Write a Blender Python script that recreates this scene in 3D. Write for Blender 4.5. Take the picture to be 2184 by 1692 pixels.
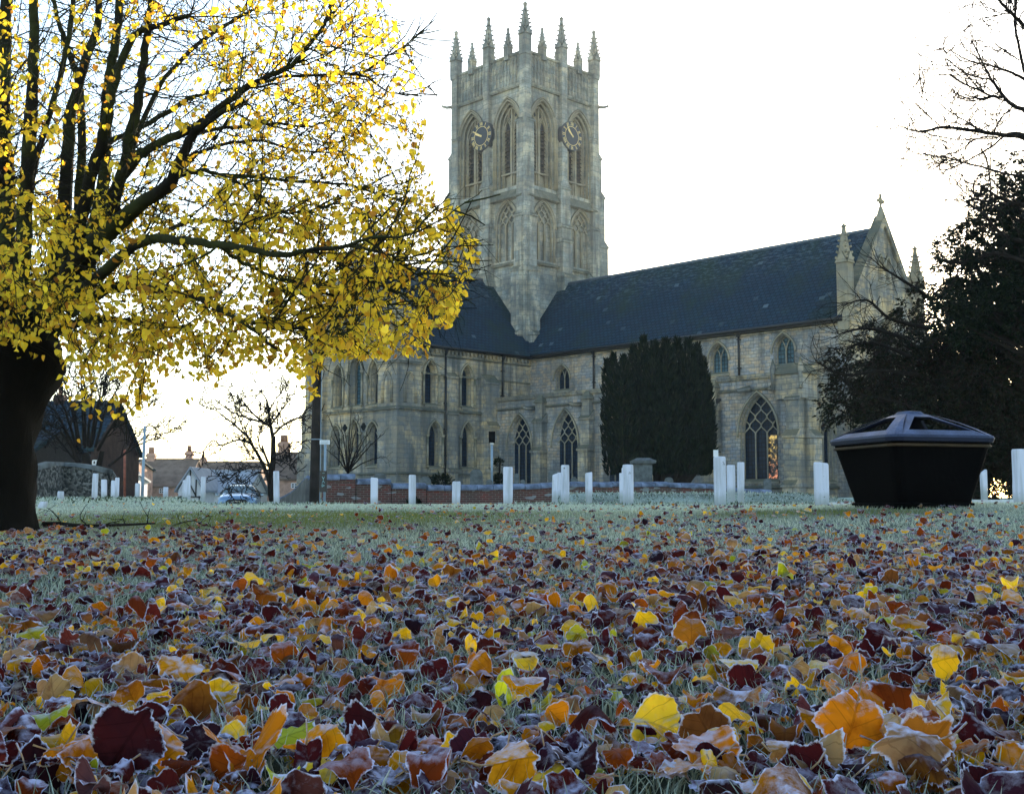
import bpy, math, random
import numpy as np
from mathutils import Vector
random.seed(7); rng = np.random.default_rng(11)
for o in list(bpy.data.objects): bpy.data.objects.remove(o)
S = bpy.context.scene
C = S.collection

# ---------------------------------------------------------------- camera, world, sun, exposure
FPX, CX, CY, YH = 2540.0, 1092.0, 846.0, 1075.0      # focal length and frame centre in units of a 2184 px wide frame
PITCH = math.atan2(YH - CY, FPX)
cam = bpy.data.objects.new('camera', bpy.data.cameras.new('camera')); C.objects.link(cam)
cam.data.sensor_width = 36; cam.data.lens = 36 * FPX / 2184; cam.data.clip_start = .05; cam.data.clip_end = 3000
cam.location = (0, 0, 0); cam.rotation_euler = (math.pi/2 + PITCH, 0, 0)
S.camera = cam
SUN_AZ, SUN_EL = math.radians(16), math.radians(11.5)
W = bpy.data.worlds.new('World'); S.world = W; W.use_nodes = True
nt = W.node_tree; bg = nt.nodes['Background']
sky = nt.nodes.new('ShaderNodeTexSky'); sky.sky_type = 'NISHITA'; sky.sun_disc = False
sky.sun_elevation = SUN_EL; sky.sun_rotation = SUN_AZ; sky.air_density = 1.0; sky.dust_density = .6; sky.ozone_density = 1.0
nt.links.new(sky.outputs[0], bg.inputs[0]); bg.inputs[1].default_value = 0.15
sun = bpy.data.objects.new('sun', bpy.data.lights.new('sun', 'SUN')); C.objects.link(sun)
sun.data.energy = 3.5; sun.data.angle = math.radians(.5); sun.data.color = (1, .86, .66)
sd = Vector((math.sin(SUN_AZ)*math.cos(SUN_EL), math.cos(SUN_AZ)*math.cos(SUN_EL), math.sin(SUN_EL)))
sun.rotation_euler = (-sd).to_track_quat('-Z', 'Y').to_euler(); sun.location = (30, 150, 60)
S.view_settings.view_transform = 'Standard'; S.view_settings.look = 'None'
S.view_settings.exposure = 1.9; S.view_settings.gamma = 1
S.cycles.max_bounces = 8; S.cycles.transparent_max_bounces = 8; S.cycles.use_denoising = True

# ---------------------------------------------------------------- helpers
def P(x, y, Y):
    """point at distance Y in front of the camera, seen at (x, y)"""
    dx = (x-CX)/FPX; up = (CY-y)/FPX
    dy = math.cos(PITCH)-up*math.sin(PITCH); dz = math.sin(PITCH)+up*math.cos(PITCH)
    return Vector((dx*Y/dy, Y, dz*Y/dy))
def proj(p):
    X, Y, Z = p[0], p[1], p[2]
    fw = Y*math.cos(PITCH)+Z*math.sin(PITCH); up = Z*math.cos(PITCH)-Y*math.sin(PITCH)
    return CX+FPX*X/fw, CY-FPX*up/fw
def ss(a, b, x):
    t = np.clip((x-a)/(b-a), 0, 1); return t*t*(3-2*t)
def tag(o, label=None, cat=None, group=None, kind=None):
    if label: o['label'] = label
    if cat: o['category'] = cat
    if group: o['group'] = group
    if kind: o['kind'] = kind
    return o
def empty(name, loc=(0, 0, 0), rz=0, parent=None):
    o = bpy.data.objects.new(name, None); C.objects.link(o); o.location = loc; o.rotation_euler = (0, 0, rz)
    o.empty_display_size = .1
    if parent: o.parent = parent
    return o

class N:
    """tiny node helper"""
    def __init__(s, name):
        s.m = bpy.data.materials.new(name); s.m.use_nodes = True; s.t = s.m.node_tree
        s.b = s.t.nodes['Principled BSDF']; s.out = s.t.nodes['Material Output']
    def n(s, typ, **kw):
        d = s.t.nodes.new(typ)
        for k, v in kw.items():
            if k[0] == '_': setattr(d, k[1:], v)
            else:
                key = int(k[1:]) if k[0] == 'i' and k[1:].isdigit() else k.replace('_', ' ')
                if isinstance(v, bpy.types.NodeSocket): s.t.links.new(v, d.inputs[key])
                else: d.inputs[key].default_value = v
        return d
    def l(s, a, b): s.t.links.new(a, b)
    def math(s, op, a, b=0.0, c=0.0):
        return s.n('ShaderNodeMath', _operation=op, i0=a, i1=b, i2=c).outputs[0]
    def mix(s, f, a, b, bt='MIX'):
        d = s.t.nodes.new('ShaderNodeMix'); d.data_type = 'RGBA'; d.blend_type = bt
        for i, v in ((0, f), (6, a), (7, b)):
            if isinstance(v, bpy.types.NodeSocket): s.t.links.new(v, d.inputs[i])
            else: d.inputs[i].default_value = v if i == 0 or len(v) == 4 else (*v, 1)
        return d.outputs[2]
    def ramp(s, f, stops):
        d = s.t.nodes.new('ShaderNodeValToRGB'); s.t.links.new(f, d.inputs[0]); e = d.color_ramp.elements
        while len(e) < len(stops): e.new(.5)
        for k, (p, c) in enumerate(stops):
            e[k].position = p; e[k].color = (c, c, c, 1) if isinstance(c, (int, float)) else (*c, 1)
        return d.outputs[0]
    def noise(s, vec, scale, detail=4, rough=.55):
        return s.n('ShaderNodeTexNoise', Vector=vec, Scale=scale, Detail=detail, Roughness=rough).outputs[0]
    def obj(s): return s.n('ShaderNodeTexCoord').outputs['Object']
    def scaled(s, vec, sc):
        return s.n('ShaderNodeMapping', Vector=vec, Scale=sc).outputs[0]
    def bump(s, h, strength=.4, dist=.02):
        b = s.n('ShaderNodeBump', Height=h, Strength=strength, Distance=dist); s.l(b.outputs[0], s.b.inputs['Normal'])
    def base(s, c, rough=.8, spec=.3):
        if isinstance(c, bpy.types.NodeSocket): s.l(c, s.b.inputs['Base Color'])
        else: s.b.inputs['Base Color'].default_value = (*c, 1)
        if isinstance(rough, bpy.types.NodeSocket): s.l(rough, s.b.inputs['Roughness'])
        else: s.b.inputs['Roughness'].default_value = rough
        s.b.inputs['Specular IOR Level'].default_value = spec
        return s.m

def plain(name, c, rough=.7, spec=.3, var=.25, sc=6, metal=0):
    n = N(name); f = n.noise(n.obj(), sc); f2 = n.noise(n.obj(), sc*7, 3)
    col = n.mix(n.ramp(f, [(.35, 0), (.65, 1)]), tuple(x*(1-var) for x in c), tuple(min(1, x*(1+var)) for x in c))
    col = n.mix(n.math('MULTIPLY', f2, .35), col, tuple(x*.5 for x in c))
    n.bump(f2, .25, .01); n.b.inputs['Metallic'].default_value = metal
    return n.base(col, rough, spec)

def stone(name, c1, c2, c3, bw=.62, bh=.3, mortar=.5, mossy=1.0, stain=.5):
    n = N(name); o = n.obj(); sep = n.n('ShaderNodeSeparateXYZ', Vector=o)
    run = n.math('ADD', sep.outputs[0], sep.outputs[1]); z = sep.outputs[2]
    wob = n.math('MULTIPLY', n.math('SUBTRACT', n.noise(o, .9, 2), .5), .12)
    vec = n.n('ShaderNodeCombineXYZ', X=run, Y=n.math('ADD', z, wob)).outputs[0]
    A = n.mix(n.ramp(n.noise(o, 1.3, 5), [(.4, 0), (.58, 1)]), c1, c2)
    B = n.mix(n.ramp(n.noise(o, .8, 6, .7), [(.45, 0), (.56, 1)]), c2, c3)
    br = n.n('ShaderNodeTexBrick', Vector=vec, Color1=A, Color2=B, Mortar=(*(x*mortar for x in c2), 1), Scale=1.0)
    br.inputs['Mortar Size'].default_value = .016; br.inputs['Brick Width'].default_value = bw; br.inputs['Row Height'].default_value = bh
    br.inputs['Mortar Smooth'].default_value = .4; br.inputs['Bias'].default_value = 0; br.offset = .43
    vo = n.n('ShaderNodeTexVoronoi', Vector=n.scaled(vec, (1/bw, 1/bh, 1)), Scale=1.0); vo.inputs['Randomness'].default_value = .35
    vs = n.n('ShaderNodeSeparateColor', Color=vo.outputs['Color'])
    col = n.mix(n.math('MULTIPLY', vs.outputs[0], .48), br.outputs[0], tuple(x*.42 for x in c1))
    col = n.mix(n.math('MULTIPLY', n.ramp(vs.outputs[1], [(.82, 0), (.9, 1)]), .5), col, c3)
    # water stains running down the face, and dark weathering
    st = n.noise(n.scaled(o, (1.6, 1.6, .18)), 1.0, 5, .65)
    col = n.mix(n.math('MULTIPLY', n.ramp(st, [(.47, 0), (.66, 1)]), min(.85, stain*.75)), col, (.05, .055, .055))
    st2 = n.noise(o, .35, 6, .7)
    col = n.mix(n.math('MULTIPLY', n.ramp(st2, [(.45, 0), (.57, 1)]), stain*.65), col, (.10, .12, .135))
    geo = n.n('ShaderNodeNewGeometry'); gz = n.n('ShaderNodeSeparateXYZ', Vector=geo.outputs['Normal']).outputs[2]
    col = n.mix(n.math('MULTIPLY', n.ramp(gz, [(.25, 0), (.5, 1)]), .7*mossy), col, (.065, .072, .045))
    g2 = n.noise(o, 5, 5, .7)
    col = n.mix(n.math('MULTIPLY', g2, .35), col, (.05, .05, .045))
    h = n.math('ADD', n.math('MULTIPLY', br.outputs['Fac'], -1), n.math('MULTIPLY', g2, .8))
    n.bump(h, .55, .03)
    return n.base(col, .9, .15)

def slate(name, axis, nave=True):
    n = N(name); o = n.obj(); sep = n.n('ShaderNodeSeparateXYZ', Vector=o)
    vec = n.n('ShaderNodeCombineXYZ', X=sep.outputs[axis], Y=n.math('MULTIPLY', sep.outputs[2], 1.25)).outputs[0]
    A = n.mix(n.noise(o, 3, 3), (.010, .032, .058), (.020, .048, .076))
    br = n.n('ShaderNodeTexBrick', Vector=vec, Color1=A, Color2=(.018, .034, .055, 1), Mortar=(.003, .006, .012, 1), Scale=1.0)
    br.inputs['Mortar Size'].default_value = .018; br.inputs['Brick Width'].default_value = .34; br.inputs['Row Height'].default_value = .27
    br.offset = .5
    vo = n.n('ShaderNodeTexVoronoi', Vector=n.scaled(vec, (1/.34, 1/.27, 1)), Scale=1.0); vo.inputs['Randomness'].default_value = .2
    vs = n.n('ShaderNodeSeparateColor', Color=vo.outputs['Color'])
    col = n.mix(n.math('MULTIPLY', n.ramp(vs.outputs[0], [(.99, 0), (.996, 1)]), .75), br.outputs[0], (.13, .18, .21))
    col = n.mix(n.math('MULTIPLY', vs.outputs[1], .35), col, (.008, .015, .03))
    ms = n.noise(n.scaled(o, (1, 1, .7)), .33, 7, .68)
    col = n.mix(n.math('MULTIPLY', n.ramp(ms, [(.47, 0), (.66, 1)]), .6), col, (.022, .038, .018))
    fr = n.noise(n.scaled(vec, (2.0, 6, 1)), 1.0, 4, .7)
    hi = n.ramp(n.math('MULTIPLY', sep.outputs[2], 1/16.5), [(.8, 0), (.97, 1)])
    col = n.mix(n.math('MULTIPLY', n.math('MULTIPLY', n.ramp(fr, [(.5, 0), (.64, 1)]), hi), .35), col, (.20, .26, .31))
    n.bump(n.math('MULTIPLY', br.outputs['Fac'], -1), .7, .03)
    return n.base(col, .85, .08)

M = {}
M['church'] = stone('church stone', (.66, .55, .36), (.31, .32, .32), (.70, .52, .28), .62, .29, .45, stain=1.0)
M['rubble'] = stone('coursed rubble', (.60, .55, .46), (.30, .33, .37), (.66, .47, .28), .36, .2, .45, stain=.75)
M['tower'] = stone('tower stone', (.58, .58, .50), (.31, .36, .36), (.68, .60, .44), .7, .36, .5, stain=.85)
M['trim'] = stone('dressed stone', (.46, .41, .29), (.35, .33, .27), (.42, .35, .22), 1.1, .5, .75, stain=.45)
M['slateN'] = slate('nave slates', 0); M['slateT'] = slate('transept slates', 1)
M['lead'] = plain('lead sheet', (.10, .13, .17), .5, .4)
M['iron'] = plain('black iron', (.012, .013, .016), .5, .4)
def glassmat(name, c, rough=.12):
    n = N(name); o = n.obj(); sep = n.n('ShaderNodeSeparateXYZ', Vector=o)
    run = n.math('ADD', sep.outputs[0], sep.outputs[1])
    vec = n.n('ShaderNodeCombineXYZ', X=run, Y=sep.outputs[2]).outputs[0]
    br = n.n('ShaderNodeTexBrick', Vector=vec, Color1=(*c, 1), Color2=(*(x*1.7 for x in c), 1), Mortar=(.004, .004, .005, 1), Scale=1.0)
    br.inputs['Mortar Size'].default_value = .018; br.inputs['Brick Width'].default_value = .22; br.inputs['Row Height'].default_value = .24; br.offset = 0
    n.bump(n.noise(o, 3, 2), .25, .02)
    return n.base(br.outputs[0], rough, .12)
M['glass'] = glassmat('leaded glass', (.005, .013, .028), .35)
M['glass2'] = glassmat('pale leaded glass', (.035, .075, .10), .3)
M['louvre'] = plain('louvre boards', (.018, .022, .024), .8, .1)
def glowglass():
    n = N('stained glass with painted glow'); o = n.obj()
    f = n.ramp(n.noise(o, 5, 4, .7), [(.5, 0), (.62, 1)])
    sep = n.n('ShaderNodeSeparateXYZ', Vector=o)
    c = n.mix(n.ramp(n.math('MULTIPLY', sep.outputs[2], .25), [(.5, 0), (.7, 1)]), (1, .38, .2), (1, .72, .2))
    n.l(c, n.b.inputs['Emission Color']); n.l(n.math('MULTIPLY', f, .28), n.b.inputs['Emission Strength'])  # emission stands in for low sun coming through the glass
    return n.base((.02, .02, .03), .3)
M['lit'] = glowglass()

class MB:
    def __init__(s): s.v = []; s.f = []; s.m = []; s.sm = []
    def add(s, vs, fs, mi=0, smooth=False):
        k = len(s.v); s.v += [tuple(v) for v in vs]
        for f in fs: s.f.append(tuple(i+k for i in f)); s.m.append(mi); s.sm.append(smooth)
    def poly(s, vs, mi=0): s.add(vs, [tuple(range(len(vs)))], mi)
    def box(s, a, b, mi=0):
        (x0, y0, z0), (x1, y1, z1) = a, b
        s.hexa([(x0, y0, z0), (x1, y0, z0), (x1, y1, z0), (x0, y1, z0)], [(x0, y0, z1), (x1, y0, z1), (x1, y1, z1), (x0, y1, z1)], mi)
    def hexa(s, lo, hi, mi=0):
        n = len(lo)
        s.add(list(lo)+list(hi), [tuple(range(n-1, -1, -1)), tuple(range(n, 2*n))]+[(i, (i+1) % n, n+(i+1) % n, n+i) for i in range(n)], mi)
    def tube(s, path, rad, n=5, mi=0, cap=True, squash=None):
        path = [Vector(p) for p in path]; k = len(path)
        if k < 2: return
        if not hasattr(rad, '__len__'): rad = [rad]*k
        vs = []; prev = None
        for i, p in enumerate(path):
            d = (path[min(i+1, k-1)]-path[max(i-1, 0)])
            if d.length < 1e-9: d = Vector((0, 0, 1))
            d.normalize()
            if prev is None:
                a = d.orthogonal().normalized()
            else:
                a = prev-d*prev.dot(d)
                a = a.normalized() if a.length > 1e-6 else d.orthogonal().normalized()
            prev = a; b = d.cross(a)
            for j in range(n):
                t = 2*math.pi*j/n; vs.append(p+(a*math.cos(t)+b*math.sin(t))*rad[i])
        fs = [(i*n+j, i*n+(j+1) % n, (i+1)*n+(j+1) % n, (i+1)*n+j) for i in range(k-1) for j in range(n)]
        if cap: fs += [tuple(range(n-1, -1, -1)), tuple(range((k-1)*n, k*n))]
        s.add(vs, fs, mi, n > 4)
    def build(s, name, mats, parent=None, loc=None):
        me = bpy.data.meshes.new(name); me.from_pydata([tuple(v) for v in s.v], [], s.f)
        for m in (mats if isinstance(mats, (list, tuple)) else [mats]): me.materials.append(m)
        me.polygons.foreach_set('material_index', s.m); me.polygons.foreach_set('use_smooth', s.sm); me.update()
        o = bpy.data.objects.new(name, me); C.objects.link(o)
        if parent: o.parent = parent
        if loc: o.location = loc
        return o

def np_mesh(name, V, F, mat, col=None, uv=None, parent=None, smooth=True, extra=None):
    """V (n,3), F (m,k) same-size faces, col (n,4) point colours, extra {name:(n,) floats}"""
    me = bpy.data.meshes.new(name); k = F.shape[1]
    me.vertices.add(len(V)); me.vertices.foreach_set('co', V.astype(np.float32).ravel())
    me.loops.add(F.size); me.loops.foreach_set('vertex_index', F.astype(np.int32).ravel())
    me.polygons.add(len(F)); me.polygons.foreach_set('loop_start', np.arange(0, F.size, k, dtype=np.int32))
    me.polygons.foreach_set('use_smooth', np.full(len(F), smooth))
    me.update(calc_edges=True); me.validate()
    if col is not None:
        a = me.color_attributes.new('Col', 'FLOAT_COLOR', 'POINT'); a.data.foreach_set('color', col.astype(np.float32).ravel())
    for nm, d in (extra or {}).items():
        a = me.attributes.new(nm, 'FLOAT', 'POINT'); a.data.foreach_set('value', d.astype(np.float32).ravel())
    if uv is not None:
        a = me.attributes.new('LUV', 'FLOAT_VECTOR', 'POINT'); a.data.foreach_set('vector', uv.astype(np.float32).ravel())
    me.materials.append(mat)
    o = bpy.data.objects.new(name, me); C.objects.link(o)
    if parent: o.parent = parent
    return o

# ---------------------------------------------------------------- the ground
def G(x, y):
    x = np.asarray(x, float); y = np.asarray(y, float)
    z = -.34+.0165*np.minimum(y, 20)+.004*np.sin(x*2.1+y)*np.minimum(y, 6)/3*.6
    z = z+.15*np.exp(-((x-4.2)**2/12+(y-10.8)**2/9))
    z = z+.10*ss(9, 16, y)*ss(2, 7, x)*(1-ss(17, 20, y))*.5
    left = ss(-.243, -.285, x/np.maximum(y, 6))*ss(-3.5, -5, x)
    road = ss(22.5, 26.5, y)*(1-ss(58, 75, y)); road = road*(1-left*(1-ss(34, 44, y)))
    z = z-.52*road
    z = z+left*.12*ss(16, 24, y)*(1-ss(36, 46, y))
    z = z+.30*np.exp(-((y-28.5)/2.2)**2)*ss(.3, 1.6, x)*(1-ss(6.6, 9, x))+road*.5*np.exp(-((y-28.5)/3)**2)*ss(.3, 1.2, x)*(1-ss(7.5, 10, x))
    yard = ss(0, 1.2, y-wall_y(x))*ss(-7.5, -6.6, x)*(1-ss(100, 140, y))
    z = z*(1-yard)+yard*(.30+.004*(y-50))
    z = z+.55*ss(75, 110, y)*(1-yard)
    return z
def wall_y(x): return np.interp(x, [-8, -6.2, 0, 6, 13, 30], [40.2, 40.6, 44, 47.5, 51, 60])
def grid_ground():
    ys = np.concatenate([np.arange(-6, 3, .25), np.arange(3, 12, .2), np.arange(12, 36, .3), np.arange(36, 60, .5), np.arange(60, 140, 4), [160, 200, 240]])
    xs = np.concatenate([[-160, -120, -80], np.arange(-50, -12, 2), np.arange(-12, 14, .25), np.arange(14, 50, 2), [60, 80, 120, 160]])
    X, Y = np.meshgrid(xs, ys); Z = G(X, Y)
    V = np.stack([X, Y, Z], -1).reshape(-1, 3); nx, ny = len(xs), len(ys)
    i, j = np.meshgrid(np.arange(nx-1), np.arange(ny-1)); a = (j*nx+i).ravel()
    return V, np.stack([a, a+1, a+nx+1, a+nx], 1)
def ground_mat():
    n = N('frosty turf'); o = n.obj(); sep = n.n('ShaderNodeSeparateXYZ', Vector=o)
    f1 = n.noise(o, 30, 6, .75); f2 = n.noise(o, 4, 5, .6); f3 = n.noise(o, .6, 3)
    g = n.mix(f2, (.010, .014, .008), (.022, .034, .014))
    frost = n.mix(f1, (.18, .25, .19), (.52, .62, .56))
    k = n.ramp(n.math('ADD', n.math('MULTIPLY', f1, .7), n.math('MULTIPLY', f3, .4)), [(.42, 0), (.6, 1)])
    far = n.ramp(n.math('MULTIPLY', sep.outputs[1], 1/30), [(.1, .05), (.45, .85)])  # near turf kept dark, standing in for deep shade under the litter
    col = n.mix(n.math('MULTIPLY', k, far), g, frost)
    n.bump(f1, .8, .03)
    return n.base(col, .95, .1)
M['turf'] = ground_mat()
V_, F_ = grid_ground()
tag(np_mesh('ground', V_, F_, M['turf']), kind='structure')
def sheet(name, pts, mat, dz=.012, nx=24, ny=8):
    """a sheet that follows the ground between four corners"""
    a, b, c, d = [Vector(p) for p in pts]; vs = []
    for j in range(ny+1):
        for i in range(nx+1):
            s, t = i/nx, j/ny; p = (a*(1-s)+b*s)*(1-t)+(d*(1-s)+c*s)*t
            vs.append((p.x, p.y, float(G(p.x, p.y))+dz))
    fs = [(j*(nx+1)+i, j*(nx+1)+i+1, (j+1)*(nx+1)+i+1, (j+1)*(nx+1)+i) for j in range(ny) for i in range(nx)]
    m = MB(); m.add(vs, fs, 0, True); o = m.build(name, mat); tag(o, kind='structure'); return o
M['asphalt'] = plain('asphalt', (.05, .05, .052), .9, .2)
sheet('road', [(-16, 36.5, 0), (0, 36.5, 0), (0, 57, 0), (-16, 57, 0)], M['asphalt'], .02, 40, 40)
sheet('road', [(0, 33, 0), (30, 33, 0), (30, 40, 0), (0, 38, 0)], M['asphalt'], .02, 40, 12)
def kerb(x0, x1, y, z, h=.035, w=.12):
    m = MB(); n = max(1, int((x1-x0)/.9))
    for i in range(n):
        a = x0+(x1-x0)*i/n; b = x0+(x1-x0)*(i+1)/n-.012
        m.hexa([(a, y-w/2, z-.4), (b, y-w/2, z-.4), (b, y+w/2, z-.4), (a, y+w/2, z-.4)], [(a, y-w/2+.01, z+h), (b, y-w/2+.01, z+h), (b, y+w/2, z+h), (a, y+w/2, z+h)])
    tag(m.build('kerb', M['kerbstone']), kind='structure')
M['kerbstone'] = plain('pale kerbstone', (.55, .58, .6), .7, .3)
a = P(472, 1077, 22); b = P(582, 1077, 22); kerb(a.x, b.x, 22, a.z-.02)
a = P(1764, 1075, 16.5); b = P(1850, 1075, 16.5); kerb(a.x, b.x, 16.5, a.z-.02, .05)
a = P(2070, 1068, 17); b = P(2184, 1068, 17); kerb(a.x, b.x+2, 17, a.z-.03, .05, .3)

# ---------------------------------------------------------------- the church (u along the nave towards us, v along the transept, z up from eye height)
church = empty('church', (1.0, 88.9, 0), math.radians(44.5-90))
tag(church, 'grey and cream medieval stone church with tall pinnacled tower, slate roofs and pointed windows', 'church')
def fr(plane, c, sgn=1):
    """frame of a wall: (a along, z, n outwards) -> local xyz; plane 'u' means the wall stands at u=c"""
    if plane == 'u': return lambda a, z, n: (c+n*sgn, -a, z)
    return lambda a, z, n: (a, -(c+n*sgn), z)
def L3(u, v, z): return (u, -v, z)
def arch(c, hw, spring, rise, n=9):
    if rise <= 0: return [(c-hw, spring), (c+hw, spring)]
    R = (hw*hw+rise*rise)/(2*hw); x0 = c-hw+R; t1 = math.atan2(rise, c-x0); out = []
    for i in range(n+1):
        t = math.pi+(t1-math.pi)*i/n; out.append((x0+R*math.cos(t), spring+R*math.sin(t)))
    return out+[(2*c-x, z) for x, z in out[-2::-1]]
def inside(w, a, z, m=0.0):
    c, hw, s, r = w['c'], w['hw']-m, w['spring'], w['rise']-m*1.2
    if abs(a-c) > hw or z < w['sill']+m: return False
    if z <= s: return True
    R = (hw*hw+r*r)/(2*hw); dz = z-s
    return math.hypot(a-(c-hw+R), dz) <= R and math.hypot(a-(c+hw-R), dz) <= R
def win(c, w, sill, spring, apex, **k): return dict(c=c, hw=w/2, sill=sill, spring=spring, rise=apex-spring, **k)
def wall_band(mb, F, a0, a1, z0, z1, ws=(), mi=0, depth=.45, n0=0.0):
    ws = sorted(ws, key=lambda w: w['c']); x = a0
    for w in ws:
        l, r = w['c']-w['hw'], w['c']+w['hw']
        if l > x: mb.poly([F(x, z0, n0), F(l, z0, n0), F(l, z1, n0), F(x, z1, n0)], mi)
        mb.poly([F(l, z0, n0), F(r, z0, n0), F(r, w['sill'], n0), F(l, w['sill'], n0)], mi)
        ap = arch(w['c'], w['hw'], w['spring'], w['rise'])
        out = [(l, w['sill'])]+ap+[(r, w['sill'])]
        for (p, q), (p2, q2) in zip(ap, ap[1:]): mb.poly([F(p, q, n0), F(p2, q2, n0), F(p2, z1, n0), F(p, z1, n0)], mi)
        d = w.get('depth', depth); sp = w.get('splay', .12)
        def ins(pt):
            f = 1-sp/w['hw']; return (w['c']+(pt[0]-w['c'])*f, w['sill']+(pt[1]-w['sill'])*(1-sp*.6/max(.5, w['spring']+w['rise']-w['sill']))+ (0 if pt[1] > w['sill']+.01 else .1))
        for p, q in zip(out, out[1:]+out[:1]):
            pi, qi = ins(p), ins(q)
            mb.poly([F(*p, n0), F(*q, n0), F(*qi, n0-d), F(*pi, n0-d)], mi)
        x = r
    if a1 > x: mb.poly([F(x, z0, n0), F(a1, z0, n0), F(a1, z1, n0), F(x, z1, n0)], mi)

def hood(mb, F, w, off=.1, rad=.07, mi=0, n0=0.0, legs=0.0):
    ap = arch(w['c'], w['hw']+off, w['spring'], w['rise']+off*1.25)
    pts = [F(a, z, n0+.05) for a, z in ap]
    if legs: pts = [F(ap[0][0], ap[0][1]-legs, n0+.05)]+pts+[F(ap[-1][0], ap[-1][1]-legs, n0+.05)]
    mb.tube(pts, rad, 5, mi)
def clip_line(w, pts, m=.05):
    runs = []; cur = []
    for p in pts:
        if inside(w, p[0], p[1], m): cur.append(p)
        else:
            if len(cur) > 1: runs.append(cur)
            cur = []
    if len(cur) > 1: runs.append(cur)
    return runs
def tracery(mb, F, w, lights=2, style='net', d=.3, r=.04, mi=0):
    c, hw, s, top = w['c'], w['hw']-.1, w['spring']+w.get('dz', 0), w['spring']+w['rise']
    lw = 2*hw/lights; h = lw*(.62 if style == 'net' else 1.0)
    for k in range(1, lights):
        a = c-hw+k*lw; mb.tube([F(a, w['sill'], -d), F(a, s, -d)], r*1.15, 4, mi)
    for k in range(0, lights+1):
        a = c-hw+k*lw
        for sg in (-1, 1):
            pts = []
            for i in range(60):
                t = i*.1
                if style == 'net': da = lw/4*(1-math.cos(math.pi*t))
                elif style == 'y': R = hw*2.1; zz = t*h; da = R-math.sqrt(max(0, R*R-zz*zz)) if zz < R else 99
                z = s+t*h
                if z > top: break
                pts.append((a+sg*da, z))
            for run in clip_line(w, pts, .02): mb.tube([F(p, q, -d) for p, q in run], r, 4, mi)
def window(parent, F, w, lights=2, style='net', glass='glass', hoods=True, d=.38, lit=None, legs=0, shafts=False, trim='trim', louvre=False):
    mb = MB(); g = [(w['c']-w['hw'], w['sill'])]+arch(w['c'], w['hw'], w['spring'], w['rise'])+[(w['c']+w['hw'], w['sill'])]
    f = 1-(w.get('splay', .12)-.02)/w['hw']
    mb.poly([F(w['c']+(a-w['c'])*f, z, -d-.02) for a, z in g], 1)
    if lights > 1: tracery(mb, F, w, lights, style, d-.09)
    ap = arch(w['c'], w['hw']-.07, w['spring'], w['rise']-.08)
    mb.tube([F(ap[0][0], w['sill'], -d+.05)]+[F(a, z, -d+.05) for a, z in ap]+[F(ap[-1][0], w['sill'], -d+.05)], .06, 4, 0)
    ap = arch(w['c'], w['hw']-.01, w['spring'], w['rise']-.01)
    mb.tube([F(ap[0][0], w['sill'], -.12)]+[F(a, z, -.12) for a, z in ap]+[F(ap[-1][0], w['sill'], -.12)], .05, 4, 0)
    if hoods: hood(mb, F, w, .1, .075, 0, legs=legs)
    if shafts:
        for sg in (-1, 1):
            a = w['c']+sg*(w['hw']+.16)
            mb.tube([F(a, w['sill']+.05, .07), F(a, w['spring']-.1, .07)], .075, 6, 0)
            mb.tube([F(a, w['spring']-.12, .07), F(a, w['spring']+.08, .07)], [.085, .16], 6, 0)
            mb.tube([F(a, w['sill']-.02, .07), F(a, w['sill']+.1, .07)], [.14, .085], 6, 0)
    # sloping sill
    mb.hexa([F(w['c']-w['hw']-.08, w['sill']-.16, -.05), F(w['c']+w['hw']+.08, w['sill']-.16, -.05), F(w['c']+w['hw']+.08, w['sill']-.16, .09), F(w['c']-w['hw']-.08, w['sill']-.16, .09)],
            [F(w['c']-w['hw']-.08, w['sill']+.06, -.05), F(w['c']+w['hw']+.08, w['sill']+.06, -.05), F(w['c']+w['hw']+.08, w['sill']-.08, .09), F(w['c']-w['hw']-.08, w['sill']-.08, .09)], 0)
    if louvre:
        z = w['sill']+.2
        while z < w['spring']+.5:
            hwz = w['hw']*.9
            mb.poly([F(w['c']-hwz, z, -d+.02), F(w['c']+hwz, z, -d+.02), F(w['c']+hwz, z-.13, -d+.14), F(w['c']-hwz, z-.13, -d+.14)], 2); z += .24
    o = mb.build('window', [M[trim], M[glass], M['louvre']], parent)
    if lit:
        k = MB(); a0, a1 = lit
        k.poly([F(a0, w['sill']+.1, -d+.0), F(a1, w['sill']+.1, -d+.0), F(a1, w['spring']-.1, -d+.0), F(a0, w['spring']-.1, -d+.0)])
        z = w['sill']+.3
        kk = k.build('glow_pane', M['lit'], parent); kk['label'] = 'window light with a gold and pink low-sun glow painted in'
    return o
def string(mb, F, a0, a1, z, h=.18, p=.12, mi=0, slope=.12):
    mb.hexa([F(a0, z-h/2, -.02), F(a1, z-h/2, -.02), F(a1, z-h/2, p*.6), F(a0, z-h/2, p*.6)], [F(a0, z+h/2, -.02), F(a1, z+h/2, -.02), F(a1, z+h/2-slope, p), F(a0, z+h/2-slope, p)], mi)
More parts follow.
